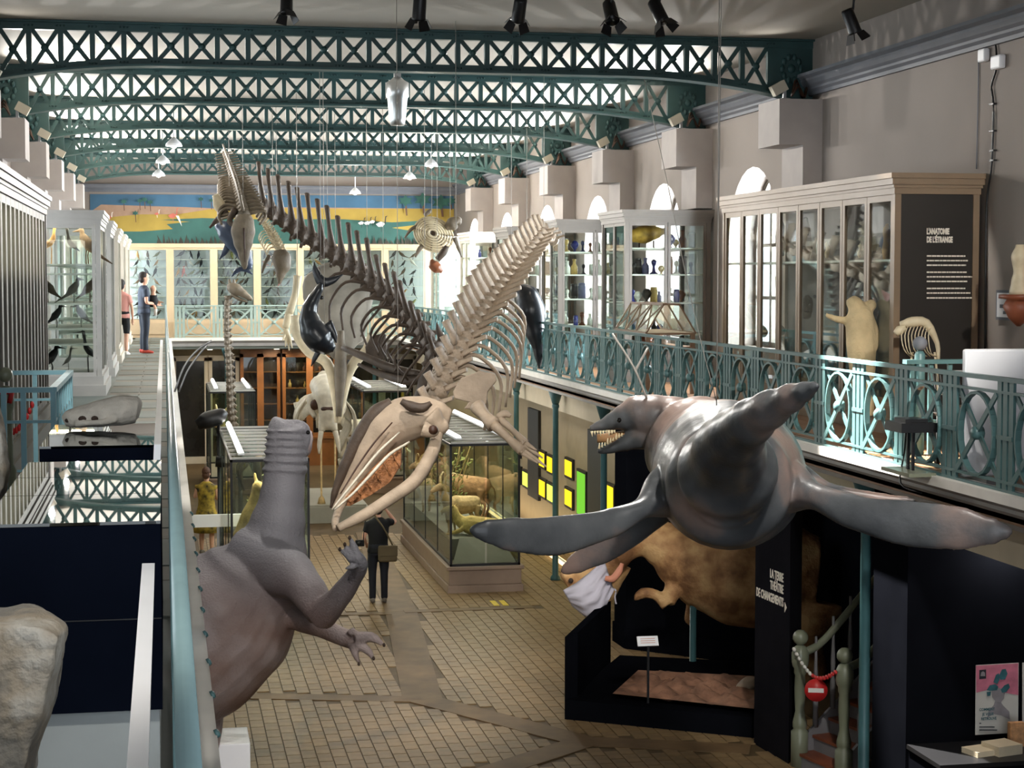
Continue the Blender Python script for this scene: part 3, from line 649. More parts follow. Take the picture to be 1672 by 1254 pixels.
# wood-framed table vitrine with diamond-leaded glass in front of the grey cabinet
t = thing('table_vitrine', 'wood-framed table vitrine with diamond-pattern glass roof on the right gallery', 'showcase', (6.98, 25.6, GZ))
mat('vitrine_wood', (118, 92, 70), .5, var=.1)
MB().box(-.3, .42, -.9, .9, .62, .68).box(-.3, .42, -.9, .9, .85, .88).build('case_frame', 'vitrine_wood', t)
for x in (-.27, .39):
    for y in (-.86, .86): MB().box(x - .03, x + .03, y - .03, y + .03, 0, .86).build('leg', 'vitrine_wood', t)
rf = [(-.3, .88), (-.05, 1.28), (.18, 1.28), (.42, .88)]
for x, z in rf: MB().box(x - .015, x + .015, -.9, .9, z - .015, z + .015).build('roof_bar', 'vitrine_wood', t)
for y in (-.9, -.3, .3, .9):
    for a in range(3): MB().bar((rf[a][0], y, rf[a][1]), (rf[a + 1][0], y, rf[a + 1][1]), .02, .02).build('rafter', 'vitrine_wood', t)
for j in range(3):
    y = -.9 + .6 * j
    for q in ((y, y + .6), (y + .6, y)): MB().bar((-.3, q[0], .885), (-.05, q[1], 1.285), .015, .015).build('lead_bar', 'vitrine_wood', t)
for a in range(3): MB().prism([(rf[a][0], -.9, rf[a][1]), (rf[a + 1][0], -.9, rf[a + 1][1]), (rf[a + 1][0], .9, rf[a + 1][1]), (rf[a][0], .9, rf[a][1])], (.003, 0, .003)).build('roof_pane', 'case_glass', t)
for k in range(4): tag(MB().ball((6.95 + .1 * (k % 2), 24.95 + k * .4, GZ + .74), .12, .13, .06, 10).build('mineral', ['bone', 'bone_grey', 'jar_brown', 'bone'][k]), 'rounded %s specimen lying in the table vitrine' % ['ivory', 'grey', 'rust-brown', 'cream'][k], 'specimen', 'specimens in the table vitrine')
# ------------------------------------------------------------------ ground floor: showcases
mat('slat_grey', (190, 188, 182), .5, var=.04); mat('plinth_taupe', (140, 120, 104), .5, var=.06); mat('case_floor', (120, 116, 104), .7, var=.08); mat('sand', (140, 102, 80), .9, var=.3, scale=5, bump=.6, bscale=8)
mat('fur_tan', (186, 156, 112), .9, var=.2, scale=10, bump=.4, bscale=40); mat('fur_gold', (198, 168, 104), .9, var=.2, scale=10, bump=.4, bscale=40); mat('fur_orange', (150, 112, 76), .9, var=.2, scale=10, bump=.4); mat('fur_pale', (216, 206, 184), .9, var=.12, scale=10, bump=.4); mat('fur_brown', (110, 80, 48), .9, var=.25, scale=10, bump=.4)
mat('horn', (196, 168, 116), .5, var=.2, scale=12); mat('leafy', (94, 96, 44), .8, var=.3, scale=12); mat('twig', (132, 108, 60), .8, var=.2)
def showcase(label, x0, x1, y0, y1, h, ph, pm, nside, nfront, power, slats=5, tubes=True, group='lit glass showcases on the hall floor', lampc=(1, .93, .8)):
    t = thing('glass_showcase', label, 'showcase', (x0, y0, 0), group); W_, D_ = x1 - x0, y1 - y0
    MB().box(-.05, W_ + .05, -.05, D_ + .05, 0, ph * .3).box(-.02, W_ + .02, -.02, D_ + .02, ph * .3, ph * .86).box(-.06, W_ + .06, -.06, D_ + .06, ph * .86, ph).build('plinth', pm, t, bevel=.012)
    for x in (0, W_ - .035):
        for y in (0, D_ - .035): MB().box(x, x + .035, y, y + .035, ph, h).build('corner_post', 'black_metal', t)
    for z in (ph, h - .04):
        MB().box(0, W_, 0, .035, z, z + .04).box(0, W_, D_ - .035, D_, z, z + .04).box(0, .035, 0, D_, z, z + .04).box(W_ - .035, W_, 0, D_, z, z + .04).build('edge_rail', 'black_metal', t)
    for x in (.012, W_ - .018):
        for i in range(nside):
            a, b_ = D_ * i / nside, D_ * (i + 1) / nside
            MB().box(x, x + .006, a + .03, b_ - .004, ph + .04, h - .04).build('side_pane', 'case_glass', t)
            if i: MB().box(x - .006, x + .012, a - .01, a + .01, ph + .04, h - .04).build('joint', 'black_metal', t)
    for y in (.012, D_ - .018):
        for i in range(nfront):
            a, b_ = W_ * i / nfront, W_ * (i + 1) / nfront
            MB().box(a + .03, b_ - .004, y, y + .006, ph + .04, h - .04).build('end_pane', 'case_glass', t)
    MB().box(.035, W_ - .035, .035, D_ - .035, h - .03, h - .02).build('top_pane', 'case_glass', t)
    n = slats
    for i in range(n + 1):
        y = .05 + (D_ - .1) * i / n; MB().box(.03, W_ - .03, y - .03, y + .03, h, h + .03).build('slat', 'slat_grey', t)
    if tubes:
        for x in (.12, W_ - .22):
            MB().box(x, x + .1, .1, D_ - .1, h + .06, h + .09).build('lamp_housing', 'board_white', t)
            MB().tube([(x + .05, .12, h + .10), (x + .05, D_ - .12, h + .10)], .035, 8, 1).build('light_tube', 'tube_light', t)
    lamp('case_lamp', 'AREA', (W_ / 2, D_ / 2, h - .06), (W_ / 2, D_ / 2 + .001, 0), power, lampc, W_ * .7, D_ * .8, parent=t)
    return t
s1 = showcase('long showcase with lions, ibexes and goats on a taupe plinth', 4.62, 5.81, 29.5, 35.5, 2.5, .45, 'plinth_taupe', 4, 2, 95, 10)
MB().prism([(.06, .06, .49), (1.13, .06, .49), (.95, .5, .86), (.24, .5, .86)], (0, .02, 0)).build('floor_slope', 'case_floor', s1)
MB().prism([(.1, .5, .49), (1.09, .5, .49), (1.09, .5, .84), (.1, .5, .84)], (0, 5.2, 0)).build('inner_floor', 'case_floor', s1)
s2 = showcase('showcase with golden kangaroo and dry bush behind the grey dinosaur neck', .95, 2.15, 27.6, 33.4, 2.5, .35, 'plinth_taupe', 4, 1, 130, 9)
MB().box(.06, 1.14, .06, 5.7, .39, .5).build('inner_floor', 'case_floor', s2)
s3 = showcase('small showcase in front of the rear doors, left of the wooden cabinets', 1.03, 2.15, 44.0, 47.6, 2.5, .4, 'plinth_taupe', 3, 1, 45)
s4 = showcase('showcase with pale bear right of the elephant skeleton', 4.7, 5.9, 43.6, 47.6, 2.5, .4, 'plinth_taupe', 3, 1, 50)
# quadruped mounts
def quad(name, label, cat, loc, s, rz, m, neck=.5, headlen=.34, lie=False, horns=None, mane=None, group=None, bodyr=.26, tail=.5, headz=0):
    t = thing(name, label, cat, loc, group, (0, 0, rz)); b = MB(); z0 = .25 if lie else .72
    b.loft([(V(-.62, 0, z0 + .04), .06, .08), (V(-.5, 0, z0 + .06), .17, .2), (V(-.15, 0, z0 + .03), bodyr * .9, bodyr), (V(.25, 0, z0 + .05), bodyr, bodyr * 1.08), (V(.5, 0, z0 + .12), .15, .19), (V(.66, 0, z0 + .12 + neck * .55), .1, .13), (V(.76, 0, z0 + .18 + neck + headz), .1, .11), (V(.86 + headlen * .4, 0, z0 + .14 + neck + headz), .075, .085), (V(.84 + headlen, 0, z0 + .06 + neck + headz), .045, .05)], 12, 3)
    for x, sx in ((.38, 1), (-.45, -1)):
        for y in (-.13, .13):
            if lie: b.loft([(V(x, y, z0), .1, .1), (V(x + .12 * sx, y * 1.7, z0 - .1), .06, .07), (V(x + .42, y * 1.9, .05), .04, .04), (V(x + .5, y * 1.9, .04), .045, .035)], 8, 3)
            else: b.loft([(V(x, y, z0), .1, .12), (V(x - .03 * sx, y, z0 - .25), .06, .075), (V(x + (.03 if sx > 0 else -.09), y, .34), .04, .045), (V(x, y, .06), .03, .032), (V(x + .05, y, .03), .05, .03)], 8, 3, (0, 1, 0))
    b.loft([(V(-.6, 0, z0 + .08), .035, .035), (V(-.72, 0, z0 - .02), .025, .025), (V(-.75, 0, z0 - tail * .6), .02, .02)], 6, 3)
    for y in (-.09, .09): b.loft([(V(.74, y, z0 + .24 + neck + headz), .03, .02), (V(.70, y * 1.9, z0 + .32 + neck + headz), .012, .03)], 6, 2)
    b.build('body', m, t, scale=s, remesh=.022, smooth=3)
    if horns:
        for y in (-1, 1): MB().tube([(.76, y * .05, z0 + .26 + neck + headz), (.70, y * .12, z0 + .45 + neck + headz), (.52, y * .22, z0 + .56 + neck + headz), (.38, y * .3, z0 + .48 + neck + headz)], [.035, .032, .024, .006], 8, 3).build('horn', 'horn', t, scale=s)
    if mane: MB().ball((.62, 0, z0 + .12 + neck * .7), .24, .24, .3, 12).build('mane', mane, t, scale=s)
    return t
S1 = 4.62; fz = .84
quad('mounted_ibex', 'pale ibex with long curved horns at the front of the lion showcase', 'ibex', (5.05, 30.85, fz), .62, -2.6, 'fur_tan', .42, .3, horns=True, group='animals in the long showcase')
quad('mounted_goat', 'goat lying down at the front corner of the lion showcase', 'goat', (5.25, 30.35, fz), .6, 2.7, 'fur_gold', .32, .28, lie=True, group='animals in the long showcase')
quad('mounted_lion', 'orange lion standing at the back right of the long showcase', 'lion', (5.4, 32.6, fz), .78, 2.6, 'fur_orange', .25, .3, mane='fur_brown', group='animals in the long showcase')
quad('mounted_antelope', 'slim tan antelope at the left side of the long showcase', 'antelope', (4.95, 33.4, fz), .62, 2.2, 'fur_tan', .5, .28, horns=True, group='animals in the long showcase')
quad('mounted_lioness', 'lioness at the far end of the long showcase', 'lion', (5.2, 34.7, fz), .7, 1.2, 'fur_orange', .25, .3, group='animals in the long showcase')
quad('mounted_bear', 'pale shaggy bear in the showcase right of the elephant skeleton', 'bear', (5.25, 44.6, .45), 1.25, 2.8, 'fur_pale', .12, .26, bodyr=.34, group=None, tail=.1)
quad('mounted_gazelle', 'small tan gazelle in the rear showcase by the doors', 'gazelle', (1.6, 44.9, .45), .95, -2.0, 'fur_gold', .5, .25, horns=True)
def bush(label, base, h, spread, n, leaf, cat='bush', m='twig', seed=1):
    t = thing('dry_bush', label, cat, base); r = random.Random(seed)
    for i in range(n):
        a = r.uniform(0, 6.28); hh = h * r.uniform(.6, 1); s = spread * r.uniform(.4, 1)
        pts = [(0.1 * s * math.cos(a), .1 * s * math.sin(a), 0), (.4 * s * math.cos(a), .4 * s * math.sin(a), hh * .5), (s * math.cos(a + .4), s * math.sin(a + .4), hh)]
        MB().tube(pts, [.018, .012, .004], 5, 3).build('branch', m, t)
        if leaf:
            b = MB()
            for q in range(26):
                k = r.uniform(.3, 1); p = V(*pts[0]).lerp(V(*pts[2]), k) + V(r.uniform(-.1, .1), r.uniform(-.1, .1), r.uniform(-.1, .1)); d = V(r.uniform(-1, 1), r.uniform(-1, 1), r.uniform(-1, 1)).normalized() * .05; e_ = d.orthogonal().normalized() * .018
                b.add([p - d, p + e_, p + d, p - e_], [(0, 1, 2, 3)])
            o = b.build('leaves', leaf, t); o['kind'] = 'stuff'
    return t
bush('leafy dry shrub inside the long showcase', (5.0, 32.0, fz), 1.4, .45, 9, 'leafy', seed=2)
bush('tangled dry bush behind the golden kangaroo', (1.65, 29.0, .5), 1.75, .5, 14, 'leafy', seed=5)
K0 = V(1.28, 28.35, .5); ks = 1.5
def kg(*l): return [(K0 + (V(*q[0]) - V(1.4, 28.4, .52)) * ks, q[1] * ks, q[2] * ks) for q in l]
kan = organic('mounted_kangaroo', 'golden upright kangaroo in the showcase behind the dinosaur neck', 'kangaroo', [kg(((1.35, 28.4, .56), .16, .12), ((1.36, 28.42, .85), .17, .2), ((1.42, 28.42, 1.15), .12, .14), ((1.47, 28.4, 1.4), .07, .08), ((1.48, 28.38, 1.52), .06, .065), ((1.52, 28.3, 1.5), .03, .03)), kg(((1.35, 28.5, .62), .08, .08), ((1.15, 28.6, .58), .05, .05), ((1.05, 28.8, .56), .03, .03)), kg(((1.45, 28.36, 1.2), .04, .04), ((1.52, 28.25, 1.05), .03, .03), ((1.56, 28.2, 1.1), .02, .02)), kg(((1.45, 28.35, .7), .09, .09), ((1.52, 28.25, .6), .06, .05), ((1.5, 28.16, .56), .05, .03)), kg(((1.47, 28.42, 1.55), .02, .03), ((1.45, 28.45, 1.66), .015, .02))], 'fur_gold')
# ------------------------------------------------------------------ elephant skeleton on its plinth
t = thing('elephant_skeleton', 'mounted elephant skeleton facing the viewer on a grey plinth', 'skeleton', (3.42, 39.2, 0)); ez = .38
mat('plinth_grey', (150, 148, 136), .6, var=.05)
MB().box(-.85, .85, -.7, 2.6, 0, .34).box(-.8, .8, -.65, 2.55, .34, .38).build('plinth', 'plinth_grey', t)
sb = MB()
sb.loft([(V(0, .25, 2.95), .25, .16), (V(0, 0, 2.92), .36, .26), (V(0, -.25, 2.7), .30, .30), (V(0, -.38, 2.4), .2, .18), (V(0, -.46, 2.1), .16, .1), (V(0, -.48, 1.98), .14, .06)], 16, 4, (0, 1, 0))
for s_ in (-1, 1):
    sb.loft([(V(s_ * .3, -.1, 2.7), .1, .12), (V(s_ * .36, -.2, 2.45), .07, .08), (V(s_ * .26, -.3, 2.25), .06, .06)], 10, 3)
    sb.loft([(V(s_ * .12, -.4, 2.2), .08, .08), (V(s_ * .15, -.5, 1.95), .07, .07)], 10, 2)
sk_ = sb.build('skull', 'bone_pale', t, remesh=.025, smooth=3)
for s_ in (-1, 1):
    MB().ball((s_ * .27, -.34, 2.52), .1, .06, .12, 12).build('eye_socket', 'dark_wood', sk_)
    MB().tube([(s_ * .15, -.5, 1.95), (s_ * .2, -.62, 1.7), (s_ * .22, -.72, 1.5)], [.06, .05, .02], 10, 3).build('tusk', 'bone_pale', sk_)
MB().ball((0, -.5, 2.44), .16, .06, .07, 12).build('nasal_opening', 'dark_wood', sk_)
MB().tube([(0, .1, 2.75), (0, .6, 2.7), (0, 1.2, 2.75), (0, 1.9, 2.6), (0, 2.2, 2.3), (0, 2.3, 1.8)], [.1, .1, .1, .09, .06, .03], 8, 4).build('spine', 'bone_pale', t)
for k in range(9):
    y = .45 + k * .15
    for s_ in (-1, 1): MB().tube([(0, y, 2.66), (s_ * .42, y - .02, 2.5), (s_ * .58, y - .05, 2.0), (s_ * .35, y - .1, 1.45)], .028, 6, 4).build('rib', 'bone_pale', t)
for s_ in (-1, 1):
    MB().loft([(V(s_ * .42, .35, 2.6), .02, .14), (V(s_ * .62, .3, 2.3), .035, .26), (V(s_ * .66, .22, 1.95), .04, .2), (V(s_ * .6, .15, 1.72), .06, .08)], 10, 3, (0, 1, 0)).build('scapula', 'bone_pale', t)
    for y in (.12, 1.85):
        MB().tube([(s_ * .58, y, 1.75), (s_ * .56, y + .04, 1.5), (s_ * .52, y - .02, 1.15)], [.12, .06, .1], 8, 4).build('upper_leg_bone', 'bone_pale', t)
        MB().tube([(s_ * .52, y - .02, 1.12), (s_ * .52, y, .85), (s_ * .52, y, .62)], [.1, .055, .09], 8, 4).build('lower_leg_bone', 'bone_pale', t)
        b = MB()
        for q in range(5):
            a = -2.6 + q * .5; b.tube([(s_ * .52 + .05 * math.cos(a), y + .05 * math.sin(a), .6), (s_ * .52 + .13 * math.cos(a), y + .13 * math.sin(a), .41)], [.04, .03], 6, 2)
        o = b.build('foot', 'bone_pale', t); o['kind'] = 'stuff'
MB().loft([(V(-.5, 1.8, 2.2), .06, .25), (V(-.2, 1.9, 2.3), .06, .15), (V(.2, 1.9, 2.3), .06, .15), (V(.5, 1.8, 2.2), .06, .25)], 10, 3).build('pelvis', 'bone_pale', t)
for x in (-.14, .16): MB().lathe([(.09, .38), (.06, .5), (.02, .55), (.02, 2.0)], (x, -.35, 0), 8).build('support_rod', 'horn', t)
# ------------------------------------------------------------------ rear ground floor: doors, wooden cabinets
def wood_cab(x0, x1, y, z1, label, n):
    t = thing('wooden_cabinet', label, 'cabinet', (x0, y, 0), 'brown wooden cabinets under the rear gallery'); W_ = x1 - x0
    MB().box(0, W_, 0, .6, 0, .75).box(-.03, W_ + .03, -.03, .6, .75, .82).build('base', 'brown_wood', t)
    MB().box(0, W_, .05, .6, z1 - .12, z1).build('cornice', 'brown_wood', t); MB().box(0, W_, .58, .6, .82, z1).build('back_panel', 'dark_wood', t)
    L = W_ / n
    for i in range(n):
        b = MB(); a = i * L
        b.box(a, a + .09, .05, .09, .82, z1 - .12).box(a + L - .09, a + L, .05, .09, .82, z1 - .12).box(a, a + L, .05, .09, .82, .92).box(a, a + L, .05, .09, z1 - .22, z1 - .12); d = b.build('door', 'brown_wood', t)
        MB().box(a + .09, a + L - .09, .06, .066, .92, z1 - .22).build('pane', 'glass', d)
    for z in (1.25, 1.7, 2.15, 2.6): MB().box(.04, W_ - .04, .1, .58, z, z + .02).build('shelf', 'brown_wood', t)
    r = random.Random(int(x0 * 10))
    return t
wood_cab(2.05, 3.15, 50.6, 3.25, 'brown wooden cabinet with two narrow glazed doors', 2); wood_cab(3.2, 4.7, 50.4, 3.25, 'wider brown wooden cabinet full of reddish specimens', 2)
rr = random.Random(11)
for sh, z in enumerate((1.27, 1.72, 2.17, 2.62)):
    for i in range(6): tag(link('specimen_jar', JJ[(rr.randrange(3), rr.choice(['jar_brown', 'jar_amber', 'jar_dark']))], None, None, (3.42 + i * .21, 50.75, z), None, rr.uniform(.09, .13)), '%s reddish jar on the %s shelf of the wider wooden cabinet' % (ORD[i], SHN[sh]), 'jar', 'jars in the wooden cabinet')
def glazed_door(n, x, w_, y=51.55):
    t = bpy.data.objects.new('door_%d' % n, None); COL.objects.link(t); struct(t); t.location = (x, y, 0)
    MB().box(0, .1, -.06, 0, 0, 3.0).box(w_ - .1, w_, -.06, 0, 0, 3.0).box(0, w_, -.06, 0, 2.9, 3.05).build('door_frame', 'cab_white', t)
    MB().box(.1, w_ - .1, -.03, -.01, .2, 2.9).build('door_pane', 'dark_pane', t); MB().box(.1, w_ - .1, -.04, 0, 0, .2).build('kick_plate', 'cab_white', t)
mat('dark_pane', (30, 28, 26), .15, var=.3, scale=2)
glazed_door(1, .2, .98); glazed_door(2, 1.2, .85); glazed_door(3, 5.0, 1.1); glazed_door(4, 6.1, 1.0)
for k, x in enumerate((1.2, 3.0, 4.1)):  # added lamps that brighten the wooden cabinets below the rear gallery
    t = thing('added_downlight', 'added round downlight under the rear gallery, %s from the left' % ORD[k], 'lamp', (x, 49.75, GZ - .28), 'added downlights under the rear gallery'); MB().lathe([(.09, -.03), (.09, 0)], (0, 0, 0), 14).build('ring', 'steel', t); MB().lathe([(.07, -.034), (.07, -.03)], (0, 0, 0), 14).build('lens', 'lamp_face', t)
    lamp('downlight_fill', 'SPOT', (0, 0, -.05), (0, .8, -1.6), 130, (1, .84, .6), .06, cone=130, blend=.9, parent=t)
struct(MB().box(XR, XR + .2, Y0, 51.6, 0, GZ - .2).build('wall_ground_outer', 'black_wall'))
# ------------------------------------------------------------------ backlit panels on the right ground wall
emit_mat('glow_yellow', (255, 214, 40), 1.3); emit_mat('glow_lime', (214, 240, 90), 1.25); emit_mat('glow_green', (120, 200, 60), .9); emit_mat('glow_amber', (250, 190, 50), 1.2)
def panel(x0, x1, y0, y1, m, label):
    a, c = pxX(x0, y0, 7.47), pxX(x1, y1, 7.47); ya, yb, zt, zb = max(a.y, c.y), min(a.y, c.y), a.z, c.z
    t = thing('backlit_panel', label, 'panel', (7.47, (ya + yb) / 2, zb), 'backlit panels on the right ground wall'); h, l = zt - zb, (ya - yb) / 2
    MB().box(-.02, .03, -l, l, 0, h).build('frame', 'black_metal', t); MB().box(-.028, -.02, -l + .06, l - .06, .05, h - .05).build('lit_face', m, t)
PANS = [(841, 851, 757, 792, 'glow_lime'), (854, 864, 765, 800, 'glow_lime'), (867, 876, 772, 808, 'glow_amber'), (881, 892, 778, 817, 'glow_yellow'), (894, 905, 785, 825, 'glow_lime'), (881, 891, 733, 768, 'glow_yellow'), (894, 904, 740, 777, 'glow_yellow'), (923, 936, 745, 785, 'glow_yellow'), (923, 936, 793, 834, 'glow_yellow'), (841, 850, 738, 749, 'glow_yellow'), (943, 958, 764, 850, 'glow_green'), (964, 977, 775, 850, 'glow_green'), (988, 1004, 785, 850, 'glow_yellow')]
PL = ['lowest left in the row', 'second in the lower row', 'third in the lower row', 'fourth in the lower row', 'fifth in the lower row beside the column', 'first of the upper pair', 'second of the upper pair', 'upper one right of the column', 'lower one right of the column', 'small one behind the showcase edge', 'tall and green nearest the column', 'tall and green in the middle', 'tall and yellow nearest the dark wall']
for i, p in enumerate(PANS): panel(p[0], p[1], p[2], p[3], p[4], 'backlit wall panel, %s' % PL[i])
for k, (x0, x1, y0, y1) in enumerate([(863, 880, 665, 818), (961, 985, 700, 850)]):
    a, c = pxX(x0, y0, 7.46), pxX(x1, y1, 7.46); struct(MB().box(7.44, 7.5, c.y, a.y, max(0.0, c.z), a.z).build('trim_%d' % (20 + k), 'dark_in'))
t = thing('floor_light_strip', 'warm light strip on the floor along the panel wall', 'lamp', (7.12, 38.0, .012))
MB().box(-.05, .05, -8, 8, 0, .06).build('housing', 'black_metal', t); MB().box(-.03, .03, -7.9, 7.9, .06, .066).build('diffuser', 'board_white', t)
lamp('strip_light', 'AREA', (0, 0, .08), (.28, 0, .6), 70, (1, .8, .5), 15.6, .06, parent=t).rotation_euler = (0, math.pi - .45, math.pi / 2) if False else (math.pi, 0, math.pi / 2)
emit_mat('strip_glow', (255, 214, 150), 3.0); t.children[1].data.materials[0] = MATS['strip_glow']
# ------------------------------------------------------------------ hanging and standing creatures
def two_tone(name, c1, c2, c3, scale, rough=.55, bump=.3, bscale=14, spec=.4, lo=.38, hi=.62):
    m = mat(name, c1, rough, var=.0, scale=scale, bump=bump, bscale=bscale, col2=c2, spec=spec, detail=6)
    r = [n for n in m.node_tree.nodes if n.type == 'VALTORGB'][0].color_ramp; r.elements[0].position = lo; r.elements[1].position = hi
    e_ = r.elements.new((lo + hi) / 2); e_.color = s2l(c3); return m
two_tone('reptile_skin', (54, 57, 60), (140, 118, 108), (80, 82, 84), 1.1, .36, .25, 9, lo=.36, hi=.63)
two_tone('dino_skin', (104, 80, 70), (134, 120, 116), (118, 98, 90), 1.6, .6, .35, 45)
two_tone('theropod_skin', (120, 84, 52), (196, 158, 108), (166, 124, 80), 3.0, .7, .6, 22)
def by_height(m, col, z0, z1):
    nt = m.node_tree; N = nt.nodes; L = nt.links; bs = N['Principled BSDF']; src = bs.inputs['Base Color'].links[0].from_socket
    tc = N.new('ShaderNodeTexCoord'); sp_ = N.new('ShaderNodeSeparateXYZ'); mr = N.new('ShaderNodeMapRange'); mx = N.new('ShaderNodeMix'); mx.data_type = 'RGBA'
    mr.inputs['From Min'].default_value = z0; mr.inputs['From Max'].default_value = z1; mx.inputs['B'].default_value = s2l(col)
    L.new(tc.outputs['Object'], sp_.inputs[0]); L.new(sp_.outputs['Z'], mr.inputs['Value']); L.new(mr.outputs[0], mx.inputs['Factor']); L.new(src, mx.inputs['A']); L.new(mx.outputs['Result'], bs.inputs['Base Color'])
by_height(MATS['dino_skin'], (98, 96, 100), 1.7, 2.6)      # the neck is painted grey, the body brown
mat('tooth', (226, 210, 170), .4, var=.06); mat('mouth', (156, 116, 76), .6, var=.2); mat('eye_black', (16, 14, 14), .1, var=.05)
mat('jaw_skin', (134, 116, 114), .6, var=.1, bump=.3); mat('mask_cloth', (176, 172, 182), .8, var=.04); mat('baleen', (150, 98, 58), .6, var=.35, scale=9, bump=.8, bscale=40); mat('pink_flesh', (196, 130, 104), .6, var=.1)
mat('dolphin_black', (22, 25, 30), .3, var=.2); mat('dolphin_blue', (52, 64, 86), .35, var=.2); mat('sunfish_skin', (136, 130, 120), .6, var=.2, scale=3)
def P3(l): return [px(q[0], q[1], q[2]) for q in l]
def il(pts, d):
    """rings read in the picture plane: (x, y, half across, half deep, distance)"""
    out = []
    for q in pts:
        dd = q[4] if len(q) > 4 and q[4] else d; h = q[3] if len(q) > 3 and q[3] else q[2]
        out.append((px(q[0], q[1], dd), q[2] / FP * dd, h / FP * dd))
    return out
class Beast:
    def __init__(s, name, label, cat, origin): s.t = thing(name, label, cat, origin); s.b = None
    def start(s): s.b = MB(); return s
    def add(s, pts, d, seg=24, sub=7, up=None, ripple=None): s.b.loft(il(pts, d), seg, sub, up if up is not None else FW, ripple=ripple); return s
    def fin(s, nm, m, parent=None, **k): return rel(s.b, s.t).build(nm, m, parent or s.t, **k)
    def tube(s, nm, m, pts, r, parent=None, seg=7, sub=4):
        d = pts[0][2]; rr_ = [q / FP * d for q in r] if isinstance(r, (list, tuple)) else r / FP * d
        return rel(MB().tube(P3(pts), rr_, seg, sub, FW), s.t).build(nm, m, parent or s.t)
    def cable(s, x, y, d, top=None, dx=0, r=.004):
        p = px(x, y, d); q = V(p.x + dx, p.y, CEIL - .005) if top is None else Vector(top)
        return rel(MB().tube([p, q], r, 5, 1), s.t).build('cable', 'cable', s.t)
# ---- the big marine reptile
R_ = Beast('marine_reptile_model', 'huge grey marine reptile model with toothed jaws hanging tail towards the viewer', 'reptile', px(1190, 780, 14.4)); R_.start()
Zup = V(0, 0, 1)
R_.b.loft(il([(1092, 690, 46, 46, 16.1), (1130, 725, 84, 84, 15.8), (1175, 765, 116, 116, 15.3), (1190, 775, 124, 122, 14.8), (1192, 780, 122, 118, 14.3), (1190, 788, 104, 102, 13.7), (1188, 796, 66, 66, 13.35)], 14), 32, 9, Zup)
R_.b.loft(il([(1190, 800, 98, 96, 13.75), (1188, 768, 78, 76, 13.3), (1192, 730, 57, 55, 12.8), (1213, 701, 42, 42, 12.35), (1245, 676, 34, 34, 11.95), (1285, 653, 25, 25, 11.65), (1312, 640, 17, 17, 11.45), (1328, 632, 10, 10, 11.35), (1336, 628, 4, 4, 11.3)], 14), 28, 12, Zup, ripple=(.075, .62))
R_.add([(1150, 720, 70), (1105, 694, 46), (1070, 682, 38), (1040, 677, 32), (1018, 682, 22), (1000, 688, 15), (982, 694, 9), (963, 700, 5)], 15.9)
R_.add([(1080, 700, 30), (1050, 712, 22), (1025, 722, 14), (1002, 731, 9), (985, 736, 6), (974, 737, 3)], 15.9)
R_.add([(1095, 800, 44, 40, 14.2), (1045, 832, 17, 20, 13.9), (991, 856, 25, 13, 13.7), (908, 875, 33, 11, 13.4), (840, 873, 29, 10, 13.2), (800, 868, 21, 8, 13.1), (780, 866, 14, 7, 13.07), (767, 864, 5, 4, 13.05)], 14)
R_.add([(1100, 800, 34, 30, 15.2), (1045, 862, 20, 12, 15.3), (985, 893, 27, 10, 15.4), (945, 918, 18, 8, 15.45), (926, 929, 11, 6, 15.48), (916, 934, 4, 4, 15.5)], 15)
R_.add([(1270, 790, 50, 44, 14.0), (1335, 812, 22, 22, 13.5), (1400, 838, 29, 15, 13.2), (1480, 854, 38, 12, 13.0), (1560, 862, 37, 11, 12.8), (1615, 867, 24, 9, 12.7), (1640, 868, 14, 7, 12.67), (1654, 868, 5, 4, 12.65)], 14)
R_.add([(1290, 780, 30, 26, 14.8), (1360, 800, 10, 10, 14.4), (1430, 815, 12, 8, 14.3), (1475, 818, 9, 6, 14.25), (1494, 816, 3, 3, 14.2)], 14)
R_.fin('body', 'reptile_skin', remesh=.016, smooth=4)
for i in range(9):
    x = 966 + i * 4.6; y = 704 - i * .2; rel(MB().loft(il([(x, y, 2.2), (x + 1.2, y + 9 - (i % 3) * 2, .4)], 15.75 - .01 * i), 6, 1, FW), R_.t).build('tooth', 'tooth', R_.t)
for i in range(9):
    x = 978 + i * 4.6; y = 733 - i * 2.6; rel(MB().loft(il([(x, y, 2.2), (x + .8, y - 10 + (i % 3) * 2, .4)], 15.75), 6, 1, FW), R_.t).build('tooth', 'tooth', R_.t)
rel(MB().loft(il([(975, 716, 7, 4), (1000, 714, 9, 6), (1022, 709, 6, 8)], 15.95), 8, 2, FW), R_.t).build('mouth_lining', 'mouth', R_.t)
rel(MB().ball(px(1011, 686, 15.72), .022, seg=10), R_.t).build('eye', 'eye_black', R_.t)
for x, dx in ((1166, 0), (1172, .02)): R_.cable(1170, 662, 14.2, dx=dx)
R_.tube('cable', 'cable', [(1170, 655, 14.2), (1145, 560, 14.6), (1118, 440, 15.0), (1090, 300, 15.5), (1052, 130, 16.2)], .8)
R_.tube('cable', 'cable', [(1056, 650, 15.8), (1035, 600, 15.9), (1000, 545, 16.0)], 2.0); R_.tube('cable', 'cable', [(1037, 606, 15.9), (1058, 568, 16.0)], 2.0)
